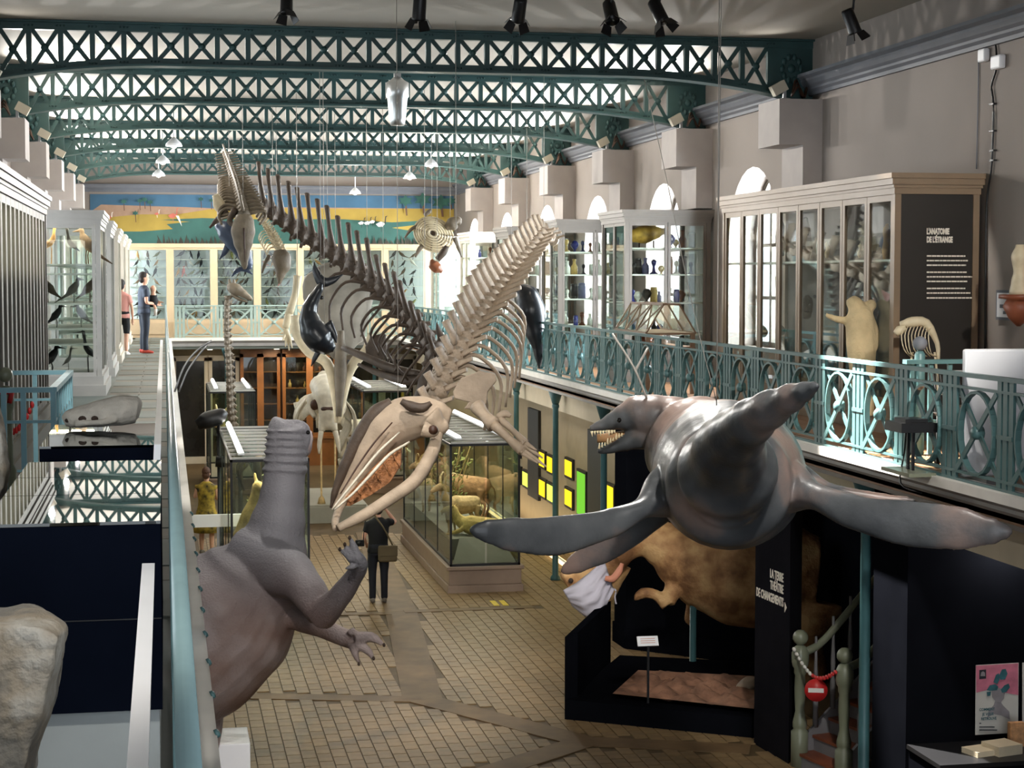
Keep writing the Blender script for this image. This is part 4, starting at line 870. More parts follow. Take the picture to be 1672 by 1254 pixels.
# ---- the grey upright dinosaur
D_ = Beast('long_necked_dinosaur', 'grey brown upright dinosaur model with raised clawed hand, back turned', 'dinosaur', pxZ(300, 1262, 0)); D_.start()
D_.add([(471, 688, 20), (470, 691, 28), (469, 699, 31), (469, 715, 32), (467, 745, 33), (464, 780, 34), (460, 815, 37), (453, 857, 46), (440, 903, 64), (416, 950, 92), (372, 1000, 122), (310, 1045, 138), (230, 1085, 128), (150, 1100, 90), (70, 1105, 55), (0, 1112, 25)], 18.4)
D_.b.loft(il([(471, 716, 30, 28, 18.35), (472, 709, 31, 22, 18.7), (474, 710, 27, 20, 19.05), (476, 716, 20, 15, 19.4), (477, 722, 12, 9, 19.65)], 18), 24, 6, V(0, 0, 1), sq=.8)
for ff in ([(490, 692, 7), (498, 700, 8), (501, 714, 7), (498, 730, 6), (492, 744, 4)], [(447, 694, 5), (443, 702, 5), (442, 714, 4)], [(452, 690, 4), (470, 688, 4), (490, 689, 4)]): D_.add(ff, 18.35, 14, 5)
for k, yy in enumerate((703, 714, 725, 737, 750, 764)): D_.add([(469 - k * 1.0, yy - 7, 20, 26), (469 - k * 1.0 - 22, yy - 2, 10, 30), (469 - k, yy + 1, 8, 38), (469 - k * 1.0 + 24, yy - 4, 10, 30)] if False else [(469 - k * 1.0, yy - 7, 22), (469 - k * 1.0 + 1, yy + k * .5, 37 + k * .2), (469 - k * 1.0, yy + 7, 22)], 18.4, 24, 5)
D_.add([(405, 925, 66, 50, 18.35), (462, 932, 44, 40, 17.95), (500, 962, 31, 30, 17.65), (526, 1003, 25, 24, 17.5)], 17.8)
D_.add([(524, 1006, 25, 24, 17.5), (556, 972, 19, 18, 17.2), (580, 938, 15, 14, 16.95), (588, 922, 13, 12, 16.8), (582, 908, 11, 10, 16.7)], 17)
for f in ([(583, 912, 8), (579, 894, 6.5), (571, 879, 4)], [(577, 910, 7), (570, 900, 5), (563, 890, 3)], [(575, 915, 7), (566, 906, 5.5), (556, 898, 3.5)], [(580, 925, 5), (570, 927, 4), (562, 929, 2)]): D_.add(f, 16.7, 8, 3)
D_.add([(460, 1000, 26), (490, 1012, 19), (530, 1027, 16), (560, 1040, 15), (582, 1046, 16)], 18.2)
for f in ([(580, 1042, 11), (606, 1040, 9), (625, 1052, 4)], [(582, 1050, 10), (600, 1062, 7), (609, 1074, 4)], [(575, 1050, 9), (580, 1068, 6), (586, 1083, 3)], [(570, 1036, 7), (576, 1030, 6), (580, 1027, 4)]): D_.add(f, 18.1, 8, 3)
hip = px(240, 1085, 18.4)
for s_ in (-.35, .35): D_.b.loft([(hip + RT * s_ * 1.4, .42, .42), (hip + RT * s_ * 1.5 + V(0, .2, -.55), .26, .28), (hip + RT * s_ * 1.5 + V(0, -.1, -1.05), .16, .16), (V(hip.x + s_ * 1.5, hip.y + .1, .12), .17, .2), (V(hip.x + s_ * 1.5 + .1, hip.y + .3, .06), .16, .06)], 12, 3, V(0, 1, 0))
D_.fin('body', 'dino_skin', remesh=.014, smooth=5)
rel(MB().loft(il([(488, 745, 9, 12, 18.7), (497, 735, 11, 14, 18.75), (503, 718, 8, 12, 18.9), (506, 708, 4, 6, 19.1)], 18.8), 14, 5, FW), D_.t).build('jaw', 'jaw_skin', D_.t); rel(MB().ball(px(503, 706, 18.3), .022, .02, .022, 10), D_.t).build('eye', 'eye_black', D_.t)
for x, y, d in ((571, 878, 16.68), (563, 889, 16.68), (555, 897, 16.68), (627, 1053, 18.08), (610, 1075, 18.08), (586, 1084, 18.08)): rel(MB().ball(px(x, y, d), .016, .02, .022, 8), D_.t).build('claw', 'dark_fur', D_.t)
tag(MB().box(.46, .82, 18.6, 19.3, 0.02, .46).build('white_plinth', 'board_white', bevel=.01), 'white plinth edge below the grey dinosaur', 'plinth')
# ---- the masked theropod behind the black pillar
T_ = Beast('masked_dinosaur', 'brown dinosaur model wearing a huge cloth face mask', 'dinosaur', px(1130, 1120, 24)); T_.start()
T_.add([(1330, 945, 70, 45), (1270, 938, 92, 58), (1205, 935, 88, 58), (1155, 925, 72, 50), (1112, 905, 54, 44), (1080, 888, 38, 36), (1052, 880, 29), (1028, 886, 27), (1000, 902, 30)], 23.7)
T_.add([(1022, 888, 26), (992, 912, 33), (966, 935, 35), (945, 950, 29), (926, 948, 20), (921, 950, 8)], 23.8)
T_.add([(1010, 920, 22), (1000, 945, 18), (980, 975, 20), (955, 985, 18), (940, 985, 8)], 24.0)
T_.add([(1112, 925, 24, 20, 23.8), (1102, 955, 16, 14, 23.6), (1090, 985, 12, 11, 23.5)], 23.7); T_.add([(1090, 987, 12), (1072, 972, 9), (1052, 968, 9), (1037, 975, 6)], 23.5)
T_.add([(1132, 965, 16), (1128, 990, 8), (1124, 1010, 7), (1128, 1020, 5)], 24.0)
for x, y in ((1034, 980), (1040, 981), (1046, 978)): T_.add([(x + 4, y - 4, 3), (x, y + 2, 1.5)], 23.5, 6, 2)
T_.add([(1320, 980, 60, 40), (1310, 1050, 34, 28), (1325, 1090, 26, 22), (1315, 1120, 22, 20)], 23.6)
T_.fin('body', 'theropod_skin', remesh=.03, smooth=3)
rel(MB().loft(il([(988, 944, 4), (1000, 945, 6), (1010, 934, 6), (1016, 920, 3)], 23.2), 8, 3, FW), T_.t).build('mouth_corner', 'pink_flesh', T_.t)
rel(MB().ball(px(932, 948, 23.55), .035, seg=8), T_.t).build('nostril', 'dark_fur', T_.t)
mk = thing('face_mask', 'grey lilac cloth face mask tied over the brown dinosaur snout', 'mask', px(960, 960, 23.4))
n1, n2 = 26, 12; top = [(919, 964), (940, 952), (962, 935), (987, 915)]; bot = [(934, 990), (958, 1010), (982, 1008), (1002, 962)]
def cv(c, t):
    k = t * (len(c) - 1); i = min(int(k), len(c) - 2); f = k - i; return c[i][0] * (1 - f) + c[i + 1][0] * f, c[i][1] * (1 - f) + c[i + 1][1] * f
vs = []
for i in range(n1 + 1):
    u = i / n1; a, c = cv(top, u), cv(bot, u)
    for j in range(n2 + 1):
        v = j / n2; dd = 23.45 - .32 * math.sin(math.pi * (.15 + .8 * v)) * math.sin(math.pi * (.1 + .8 * u)) + .05 * math.sin(v * 24 + u * 5) * (.3 + u)
        vs.append(px(a[0] * (1 - v) + c[0] * v, a[1] * (1 - v) + c[1] * v, dd))
fs = [(i * (n2 + 1) + j, i * (n2 + 1) + j + 1, (i + 1) * (n2 + 1) + j + 1, (i + 1) * (n2 + 1) + j) for i in range(n1) for j in range(n2)]
q = rel(MB().add(vs, fs, True), mk).build('cloth', 'mask_cloth', mk); q.modifiers.new('solid', 'SOLIDIFY').thickness = .012
rel(MB().tube(P3([(1000, 960, 23.5), (1006, 965, 23.5), (1004, 975, 23.5), (1006, 986, 23.45)]), .012, 6, 3), mk).build('tie', 'mask_cloth', mk)
pc_ = pxZ(1131, 1110, 0); tag(MB().lathe([(.16, 0), (.16, .03), (.045, .05), (.045, pxY(1131, 985, pc_.y).z)], pc_, 12).build('support_pole', 'column'), 'teal pole holding up the masked dinosaur', 'pole')
# ------------------------------------------------------------------ whale and dolphin skeletons
def vert_mesh(nm, m, sp, tr, th=.28, br=.5):
    b = MB().lathe([(.95, -.55), (.8, 0), (.95, .55)], (0, 0, 0), 10, (0, 1, 0))
    b.loft([(V(0, -.1, .6), th * 1.3, .8), (V(0, .05, .7 + sp * .5), th * .8, br), (V(0, .25, .7 + sp), th, br * 1.15)], 8, 2, (0, 1, 0))
    for s_ in (-1, 1): b.loft([(V(s_ * .7, 0, 0), .6, th), (V(s_ * (.7 + tr * .6), .05, -.05), .4, th * .6), (V(s_ * (.7 + tr), .1, -.12), .42, th * .6)], 8, 2, (0, 0, 1))
    me = b.mesh(nm); me.materials.append(MATS[m]); return me
def spine(parent, path, n, r0, r1, meshes, dors, sub=None, rmid=None):
    """path: list of world points; vertebrae spread along it, size from r0 to r1"""
    b = MB(); L = [0]
    for i in range(1, len(path)): L.append(L[-1] + (path[i] - path[i - 1]).length)
    out = []
    for k in range(n):
        s = L[-1] * k / (n - 1); i = max(j for j in range(len(path) - 1) if L[j] <= s + 1e-9); f = (s - L[i]) / (L[i + 1] - L[i])
        p = path[i].lerp(path[i + 1], f); a = path[max(i - 1, 0)].lerp(path[i], .5) if f < .5 else path[i]; t = ((path[i + 1] - path[i]) + (path[min(i + 2, len(path) - 1)] - path[max(i - 1, 0)]) * .5).normalized()
        d = dors - t * dors.dot(t); d.normalize(); lat = t.cross(d)
        u = k / (n - 1); r = r0 + (r1 - r0) * u if rmid is None else (r0 + (rmid - r0) * min(1, u * 2.5) if u < .4 else rmid + (r1 - rmid) * (u - .4) / .6)
        M = Matrix((lat, t, d)).transposed().to_4x4(); M.translation = p - parent.location
        o = link('vertebra', meshes[k] if isinstance(meshes, list) else meshes, None, parent); o.matrix_local = M @ Matrix.Scale(r, 4)
        out.append((p, t, d, lat, r))
    return out
def ribs(parent, pts, m, r=.02):
    o = rel(MB().tube(pts, [r * 1.2, r, r, r * .7] if len(pts) == 4 else r, 7, 4), parent).build('rib', m, parent); return o
# main pale whale
W = Beast('whale_skeleton', 'large pale baleen whale skeleton hanging head down in the middle of the hall', 'skeleton', px(735, 620, 22)); wt = W.t
VM = [vert_mesh('vertebra', 'bone', s, t_, .3, .62) for s, t_ in ((1.5, 1.6), (2.1, 1.9), (2.3, 2.2), (2.2, 1.3))]
path = P3([(706, 664, 21.6), (722, 628, 22.0), (742, 585, 22.7), (768, 540, 23.6), (800, 492, 24.8), (834, 447, 26.1), (864, 410, 27.4), (888, 378, 28.6), (903, 392, 29.4)])
nv = 27; ms = [VM[0] if k < 5 else VM[1] if k < 10 else VM[2] if k < 22 else VM[3] for k in range(nv)]
dors = UP * .9 - RT * .42
vs_ = spine(wt, path, nv, .125, .10, ms, dors, rmid=.165)
for k in range(2, 12):
    p, t_, d, lat, r = vs_[k]; f = min(1, .72 + .06 * k) if k < 8 else 1 - .07 * (k - 8); sc = f * .0082
    lat_r = RT; 
    ribs(wt, [p + RT * .10, p + RT * 38 * sc + UP * 2 * sc, p + RT * 72 * sc - UP * 34 * sc + FW * .2, p + RT * 70 * sc - UP * 92 * sc + FW * .35], 'bone', .026)
    ribs(wt, [p - RT * .08, p - RT * 24 * sc - UP * 4 * sc + FW * .3, p - RT * 40 * sc - UP * 34 * sc + FW * .6, p - RT * 26 * sc - UP * 80 * sc + FW * .7], 'bone', .024)
W.start(); W.add([(735, 684, 16), (715, 680, 26), (690, 680, 34), (660, 686, 38), (634, 702, 36), (611, 730, 29), (588, 765, 21), (566, 797, 13), (551, 819, 7), (541, 832, 3)], 20.8, 16, 4)
W.add([(700, 680, 22), (718, 696, 15), (732, 692, 8)], 20.6); W.add([(690, 700, 14), (706, 705, 10), (716, 700, 6)], 20.3)
for i in range(len(W.b.v)):
    pass
sk_ = W.fin('skull', 'bone', remesh=.022, smooth=4)
W.start(); W.add([(640, 658, 10), (614, 676, 14), (588, 712, 13), (565, 758, 10), (548, 800, 6), (540, 829, 2)], 20.75); W.fin('rostrum_shade', 'bone_dark', sk_)  # dark bone colour paints in the shade on the rostrum's left side
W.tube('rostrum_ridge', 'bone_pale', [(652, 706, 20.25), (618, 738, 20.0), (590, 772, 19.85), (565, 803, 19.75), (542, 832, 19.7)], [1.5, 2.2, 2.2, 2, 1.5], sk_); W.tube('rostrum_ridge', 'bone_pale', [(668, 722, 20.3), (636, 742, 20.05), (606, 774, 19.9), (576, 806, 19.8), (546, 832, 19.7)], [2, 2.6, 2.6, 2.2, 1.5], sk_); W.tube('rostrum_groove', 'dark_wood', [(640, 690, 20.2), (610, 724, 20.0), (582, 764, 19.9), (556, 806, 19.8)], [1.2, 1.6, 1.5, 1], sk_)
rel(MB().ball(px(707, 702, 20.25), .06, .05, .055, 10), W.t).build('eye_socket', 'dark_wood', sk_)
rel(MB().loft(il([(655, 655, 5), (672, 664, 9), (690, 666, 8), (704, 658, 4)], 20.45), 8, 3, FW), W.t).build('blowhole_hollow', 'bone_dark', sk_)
bal = [(655, 727), (654, 760), (636, 788), (606, 808), (572, 826), (551, 826), (575, 800), (603, 770), (634, 738)]
q = rel(MB().prism([px(x, y, 20.35) for x, y in bal], FW * .22), W.t).build('baleen', 'baleen', sk_)
for i in range(6):
    f = (i + .5) / 6; x, y = 650 - 92 * f, 735 + 82 * f; rel(MB().loft(il([(x, y, 2.0, 3), (x + 13 - 6 * f, y + 26 - 16 * f, 1.2, 2)], 20.3), 6, 1, FW), W.t).build('baleen_plate', 'baleen', sk_)
W.tube('jaw', 'bone', [(716, 706, 20.6), (704, 742, 20.3), (678, 784, 20.0), (640, 812, 19.8), (596, 840, 19.6), (552, 862, 19.4)], [9, 11, 11, 10, 9, 6], seg=10)
W.tube('jaw', 'bone', [(640, 705, 21.3), (596, 760, 21.0), (562, 815, 20.4), (548, 848, 19.8), (548, 863, 19.5)], [8, 8, 7, 6, 5], seg=10)
sp = [(739, 640), (753, 617), (782, 606), (808, 610), (811, 622), (797, 639), (794, 660), (770, 668), (757, 668), (765, 657), (742, 651)]
rel(MB().prism([px(x, y, 21.3) for x, y in sp], FW * .05), W.t).build('scapula', 'bone', W.t, bevel=.015)
W.tube('humerus', 'bone', [(778, 662, 21.2), (792, 680, 21.1), (806, 694, 21.0)], [13, 10, 13], seg=10)
W.tube('forearm_bone', 'bone', [(806, 694, 21.0), (828, 714, 20.9), (852, 736, 20.8)], [9, 7, 9]); W.tube('forearm_bone', 'bone', [(816, 684, 21.1), (838, 704, 21.0), (858, 724, 20.9)], [7, 5, 7]); W.tube('elbow', 'bone', [(812, 682, 21.1), (824, 676, 21.1), (834, 680, 21.1)], [6, 7, 4])
for x0, y0, x1, y1 in ((850, 738, 878, 756), (853, 734, 892, 762), (857, 728, 886, 748), (858, 724, 876, 735)): W.tube('finger', 'bone', [(x0, y0, 20.85), ((x0 + x1) / 2, (y0 + y1) / 2, 20.8), (x1, y1, 20.75)], [5, 3.5, 1.5])
for i in range(5): W.tube('wrist_bone', 'bone', [(848 + 3 * (i % 3), 738 - i * 4, 20.82), (853 + 3 * (i % 3), 735 - i * 3, 20.82)], [5, 4], sub=1)
for x, y, d in ((650, 665, 20.9), (745, 585, 22.7), (835, 447, 26.1), (888, 380, 28.6)): W.cable(x, y, d)
# dark whale behind it
K = Beast('whale_skeleton', 'dark brown whale skeleton with tall dorsal spines hanging behind the pale one', 'skeleton', px(600, 460, 30)); kt = K.t
VD = [vert_mesh('vertebra', 'bone_dark', s, .7, .26, .34) for s in (5.0, 4.6, 3.6, 2.2)]
path = P3([(430, 335, 33.6), (452, 352, 33.2), (490, 378, 32.6), (535, 406, 31.8), (582, 440, 31.0), (626, 476, 30.2), (664, 514, 29.4), (694, 550, 28.6), (712, 585, 28.0)])
nv = 20; ms = [VD[0] if k < 8 else VD[1] if k < 12 else VD[2] if k < 16 else VD[3] for k in range(nv)]
vd = spine(kt, path, nv, .155, .165, ms, UP * .95 - RT * .38)
for k in range(10, 19):
    p, t_, d, lat, r = vd[k]; q = (k - 10); L = .0088 * (1 - .03 * q)
    ribs(kt, [p - RT * .08, p - RT * (55 * L) + UP * .02, p - RT * (84 * L) - UP * (34 * L), p - RT * ((92 - q * 5) * L) - UP * (78 * L)], 'bone_dark', .026)
    if k > 11: ribs(kt, [p + RT * .05 - FW * .1, p + RT * .05 - UP * .2 - FW * .5, p - RT * .22 - UP * .55 - FW * .6, p - RT * .35 - UP * .75 - FW * .3], 'bone_dark', .022)
for k in range(3, 13):
    p, t_, d, lat, r = vd[k]; rel(MB().tube([p - UP * .12, p - UP * .26 - RT * .05], [.05, .03], 6, 1), kt).build('chevron', 'bone_dark', kt)
K.tube('jaw', 'bone_dark', [(560, 568, 29.4), (600, 585, 29.0), (640, 602, 28.7), (690, 612, 28.3)], [5, 7, 8, 6]); K.tube('jaw', 'bone_dark', [(585, 595, 29.0), (620, 610, 28.8), (665, 622, 28.4), (700, 618, 28.2)], [3, 6, 8, 6])
K.start(); K.add([(706, 560, 14), (712, 590, 20), (704, 622, 22), (690, 648, 14), (684, 668, 6)], 28.2); K.add([(700, 575, 10), (722, 560, 9), (716, 540, 5), (712, 524, 2)], 28.3); K.fin('skull', 'bone_dark', remesh=.03, smooth=3)
K.start(); K.add([(628, 545, 4, 3), (618, 560, 16, 4), (612, 575, 18, 4), (600, 590, 6, 3)], 29.4); K.fin('scapula', 'bone_dark')
for x, y, d in ((452, 352, 33.2), (535, 406, 31.8), (626, 476, 30.2), (694, 550, 28.6)): K.cable(x, y, d)
# beaked whale skeleton seen head on, upper left
B = Beast('beaked_whale_skeleton', 'grey beaked whale skeleton with long pointed skull facing down at upper left', 'skeleton', px(397, 350, 32)); bt = B.t
VB = vert_mesh('vertebra', 'bone_grey', 2.4, 2.6, .25)
vb = spine(bt, P3([(398, 350, 31.4), (392, 325, 32.2), (384, 300, 33.4), (376, 275, 34.6), (367, 250, 35.8)]), 24, .12, .06, VB, UP * .6 - FW * .8)
for k in range(1, 13):
    p, t_, d, lat, r = vb[k]; s_ = 1 - .03 * k
    for sg in (-1, 1): ribs(bt, [p + RT * sg * .05, p + RT * sg * .30 * s_ + UP * .04, p + RT * sg * .42 * s_ - UP * .10 - FW * .1, p + RT * sg * .34 * s_ - UP * .26 - FW * .25], 'bone_grey', .03)
B.start(); B.add([(398, 350, 12), (398, 362, 17), (397, 378, 20), (397, 396, 16), (398, 414, 10), (399, 430, 6), (400, 440, 3)], 31.2); q = B.fin('skull', 'bone_grey', remesh=.02, smooth=3)
rel(MB().tube(P3([(398, 372, 30.95), (399, 400, 31.0), (400, 428, 31.1)]), [.02, .014, .006], 6, 3), bt).build('beak_groove', 'dark_wood', q)
B.tube('flipper_bone', 'bone_dark', [(372, 345, 31.6), (356, 358, 31.6), (342, 372, 31.6)], [6, 5, 2]); B.tube('flipper_bone', 'bone_dark', [(384, 342, 31.4), (375, 362, 31.3), (392, 372, 31.2)], [6, 5, 3])
B.start(); B.add([(352, 318, 6, 4), (358, 335, 10, 5), (362, 348, 6, 4)], 31.8); B.fin('scapula', 'bone_ivory'); B.cable(397, 330, 32.0)
# smaller dolphin skeleton below it
B2 = Beast('dolphin_skeleton', 'small pale dolphin skeleton hanging behind the beaked whale skull', 'skeleton', px(450, 410, 32.5)); b2 = B2.t
VB2 = vert_mesh('vertebra', 'bone_ivory', 1.6, 1.8, .25)
vb = spine(b2, P3([(455, 408, 32.2), (445, 388, 32.6), (432, 366, 33.2), (420, 350, 34.0)]), 18, .06, .045, VB2, UP * .7 + RT * .6)
for k in range(1, 8):
    p, t_, d, lat, r = vb[k]
    for sg in (-1, 1): ribs(b2, [p, p + RT * sg * .12 - UP * .02, p + RT * sg * .18 - UP * .14, p + RT * sg * .12 - UP * .26], 'bone_ivory', .012)
B2.start(); B2.add([(457, 408, 10), (459, 420, 16), (461, 434, 14), (458, 448, 8), (456, 464, 3)], 32.0); q = B2.fin('skull', 'bone_grey', remesh=.02, smooth=3); B2.tube('flipper_bone', 'bone_grey', [(440, 418, 32.2), (432, 432, 32.1), (428, 446, 32.1)], [4, 3, 1.5]); B2.cable(446, 390, 32.6)
# dolphin models
def dolphin(label, ring, d, m, fins, cab, name='dolphin_model'):
    A = Beast(name, label, 'dolphin', px(ring[len(ring) // 2][0], ring[len(ring) // 2][1], d)); A.start(); A.add(ring, d, 16, 5); bo = A.fin('body', m)
    for nm, f in fins: A.start(); A.add(f, d, 10, 4); A.fin(nm, m)
    for x, y in cab: A.cable(x, y, d)
dolphin('glossy black porpoise model hanging tail up beside the dark spine', [(525, 462, 4), (520, 474, 7), (511, 490, 10), (505, 506, 13), (506, 524, 18), (513, 542, 23), (524, 556, 23), (536, 565, 16), (546, 570, 6)], 27, 'dolphin_black', [('tail_fluke', [(513, 428, 1, 1), (516, 444, 6, 2), (526, 460, 9, 3), (542, 458, 6, 2), (560, 448, 1, 1)]), ('flipper', [(521, 572, 5, 2), (514, 585, 4, 2), (508, 598, 1, 1)]), ('dorsal_fin', [(533, 528, 10, 3), (545, 545, 5, 2), (549, 560, 1, 1)])], [(524, 470), (530, 560)])
dolphin('blue grey dolphin model tilted below the beaked whale ribs', [(354, 362, 3), (359, 368, 10), (370, 377, 17), (384, 392, 18), (396, 410, 14), (404, 428, 9), (408, 440, 4)], 33, 'dolphin_blue', [('flipper', [(374, 396, 6, 3), (368, 410, 5, 2), (358, 424, 1, 1)]), ('tail_fluke', [(378, 452, 1, 1), (388, 441, 4, 2), (400, 440, 4, 2), (412, 448, 1, 1)])], [(375, 380)])
dolphin('black porpoise model behind the pale whale ribs', [(832, 464, 3), (846, 470, 10), (860, 484, 20), (867, 508, 24), (874, 540, 17), (880, 575, 9), (880, 602, 2)], 31, 'dolphin_black', [('flipper', [(858, 498, 6, 3), (872, 520, 4, 2), (880, 530, 1, 1)]), ('tail_fluke', [(884, 526, 1, 1), (895, 528, 3, 2), (904, 530, 1, 1)])], [(860, 480)])
# sunfish, jaw bones, hanging limb bones
SF = Beast('sunfish_mount', 'round grey sunfish mount hanging behind the black porpoise', 'fish', px(548, 510, 33.5)); SF.start()
SF.b.loft([(px(504, 515, 33.5), .02, .35), (px(515, 512, 33.5), .09, .75), (px(545, 508, 33.5), .13, .92), (px(580, 510, 33.5), .09, .8), (px(603, 515, 33.5), .02, .5)], 20, 4); bo = SF.fin('body', 'sunfish_skin')
SF.start(); SF.add([(560, 435, 4, 2), (572, 428, 10, 3), (580, 415, 5, 2)], 33.5); SF.fin('dorsal_fin', 'sunfish_skin'); rel(MB().ball(px(525, 486, 33.3), .04, seg=8), SF.t).build('eye', 'eye_black', SF.t); SF.cable(548, 440, 33.5)
J = Beast('whale_jaw', 'pale cream pair of long jaw bones meeting in a point above the elephant skull', 'bone', px(545, 640, 31)); 
J.tube('jaw_bone', 'bone_ivory', [(482, 515, 31), (486, 545, 31), (505, 575, 31), (533, 592, 31), (545, 630, 31), (550, 690, 31)], [8, 10, 9, 9, 8, 4]); J.tube('jaw_bone', 'bone_ivory', [(606, 545, 31), (598, 572, 31), (580, 590, 31), (566, 620, 31), (554, 690, 31)], [6, 8, 9, 8, 4]); J.tube('palate', 'bone_grey', [(556, 540, 30.9), (556, 600, 30.9), (553, 680, 30.9)], [6, 11, 5]); J.cable(486, 530, 31); J.cable(600, 560, 31)
Hn = Beast('flipper_skeleton', 'pale hanging flipper bones with spread fingers left of the porpoise', 'bone', px(470, 520, 31.5)); Hn.tube('arm_bone', 'bone_ivory', [(486, 450, 31.5), (482, 480, 31.5), (472, 512, 31.5)], [7, 6, 7]); Hn.tube('arm_bone', 'bone_ivory', [(472, 512, 31.5), (466, 535, 31.5)], [7, 6])
for x1, y1 in ((466, 566), (472, 572), (477, 568), (462, 556)): Hn.tube('finger', 'bone_ivory', [(466, 535, 31.5), ((466 + x1) / 2 + 1, (535 + y1) / 2, 31.5), (x1, y1, 31.4)], [4, 3, 1])
Hn.cable(486, 452, 31.5)
# turtle skeleton
U = Beast('turtle_skeleton', 'sea turtle skeleton with ringed shell hanging before the frieze', 'skeleton', px(710, 385, 34)); ut = U.t
ax = (RT * .85 - UP * .5).normalized(); ay = (UP * .85 + RT * .5).normalized(); c0 = px(708, 383, 34)
U.start(); U.add([(684, 392, 6, 3), (694, 386, 24, 6), (708, 381, 28, 8), (722, 376, 22, 6), (732, 372, 6, 3)], 34.25); U.fin('inner_shell', 'bone_dark')
for k in range(7):
    f = 1 - k * .13; pts = [c0 + ax * (.38 * f * math.cos(a * math.pi / 8)) + ay * (.30 * f * math.sin(a * math.pi / 8)) - FW * (.05 * k) for a in range(17)]
    rel(MB().tube(pts, .026, 6, 2), ut).build('shell_ring', 'bone_ivory', ut)
for a in range(8):
    v_ = ax * (.37 * math.cos(a * math.pi / 4 + .3)) + ay * (.29 * math.sin(a * math.pi / 4 + .3)); rel(MB().tube([c0 + v_, c0 + v_ * .6 - FW * .14, c0 + v_ * .15 - FW * .3], [.02, .025, .02], 6, 2), ut).build('shell_rib', 'bone_dark', ut)
U.start(); U.add([(728, 372, 5), (738, 366, 11), (747, 362, 9), (752, 366, 3)], 33.9); U.fin('skull', 'bone_grey')
for f in ([(690, 366, 4), (672, 374, 3), (661, 388, 1.5)], [(693, 352, 3), (700, 346, 4), (704, 342, 2)], [(690, 400, 4), (684, 408, 4), (678, 420, 1.5)], [(742, 388, 4), (748, 404, 3), (754, 420, 1.5)]): U.tube('flipper_bone', 'bone_grey', [(x, y, 34) for x, y, r in f], [r for _, _, r in f])
U.cable(705, 370, 34); U.cable(735, 370, 34)
tu = Beast('small_turtle_shell', 'reddish brown sea turtle shell hanging under the turtle skeleton', 'turtle', px(712, 430, 33)); tu.start(); tu.add([(704, 424, 3), (708, 432, 9), (714, 438, 9), (722, 444, 3)], 33); tu.fin('shell', 'jar_brown'); tu.start(); tu.add([(714, 424, 5), (724, 412, 6), (730, 402, 4)], 33.1); tu.fin('skull', 'bone_dark'); tu.cable(714, 430, 33)
# giraffe skeleton standing behind the kangaroo showcase
G = Beast('giraffe_skeleton', 'tall giraffe skeleton with long neck left of the porpoise', 'skeleton', pxZ(400, 835, 0)); gt = G.t; gd = 40.0
VG = vert_mesh('vertebra', 'bone_grey', .5, .5, .3)
spine(gt, P3([(371, 486, gd), (370, 540, gd), (374, 600, gd), (376, 660, gd), (380, 705, gd)]), 22, .075, .1, VG, RT * 1.0); G.tube('neck_core', 'bone_grey', [(371, 486, gd), (370, 540, gd), (374, 600, gd), (376, 660, gd), (380, 712, gd)], [4, 4.5, 5, 6, 7])
G.start(); G.add([(371, 470, 5), (377, 470, 9), (386, 473, 10), (396, 479, 7), (405, 485, 5), (412, 490, 2.5)], gd); q = G.fin('skull', 'bone_grey', remesh=.02, smooth=2); G.tube('horn', 'bone_grey', [(376, 464, gd), (374, 456, gd)], [3, 2], q); G.tube('horn', 'bone_grey', [(382, 464, gd), (382, 456, gd)], [3, 2], q)
for k in range(8):
    y = 712 + k * 7; G.tube('rib', 'bone_grey', [(385 + k * 3, y - 4, gd), (372 + k * 3, y + 14, gd - .1), (378 + k * 3, y + 40, gd)], 1.8)
for x, dd in ((380, gd - .2), (392, gd + .2), (420, gd + .8), (432, gd + 1.2)):
    p = px(x, 752, dd); rel(MB().tube([p, p - V(0, 0, .7), V(p.x, p.y, .5), V(p.x, p.y, .03)], [.08, .045, .05, .06], 8, 4), gt).build('leg', 'bone_grey', gt)
G.tube('jaw', 'bone_grey', [(377, 480, gd), (390, 488, gd), (404, 493, gd)], [3, 3, 1.5])
# ------------------------------------------------------------------ black enclosure, pillar and walls at the right
def poly0(pts, z=0): return [pxZ(x, y, z) for x, y in pts]
en = thing('exhibit_enclosure', 'low black exhibit enclosure with raised side wing and sand bed', 'enclosure', pxZ(1080, 1190, 0))
rel(MB().prism(poly0([(922, 1176), (1233, 1207), (1236, 1112), (1012, 1100)]), (0, 0, .25)), en).build('base', 'black_wall', en)
a, c = pxZ(922, 1176, 0), pxZ(943, 1172, 0); e_ = pxZ(997, 1108, 0); dv = (e_ - c)
rel(MB().prism([a + V(0, 0, 0), c, c + V(0, 0, 1.03), a + V(0, 0, 1.0)], (dv.x, dv.y, 0)), en).build('wing_wall', 'black_wall', en)
sv = [(1000, 1142), (1040, 1103), (1130, 1106), (1232, 1112), (1231, 1166), (1120, 1155)]; b = MB(); n = 30; r = random.Random(4)
A0, B0, C0, D0 = poly0([(1000, 1142), (1231, 1167), (1234, 1113), (1042, 1103)], .25); vs = []
for i in range(n + 1):
    for j in range(n + 1):
        u, v = i / n, j / n; p = (A0.lerp(B0, u)).lerp(D0.lerp(C0, u), v); vs.append(p + V(0, 0, .03 + .08 * (math.sin(u * 19 + v * 7) * math.sin(v * 13 - u * 5) + r.uniform(-.5, .5)) * math.sin(math.pi * u) ** .5 * math.sin(math.pi * v) ** .5 + .04))
b.add(vs, [(i * (n + 1) + j, (i + 1) * (n + 1) + j, (i + 1) * (n + 1) + j + 1, i * (n + 1) + j + 1) for i in range(n) for j in range(n)], True)
q = rel(b, en).build('sand_bed', 'sand', en); q['kind'] = 'stuff'
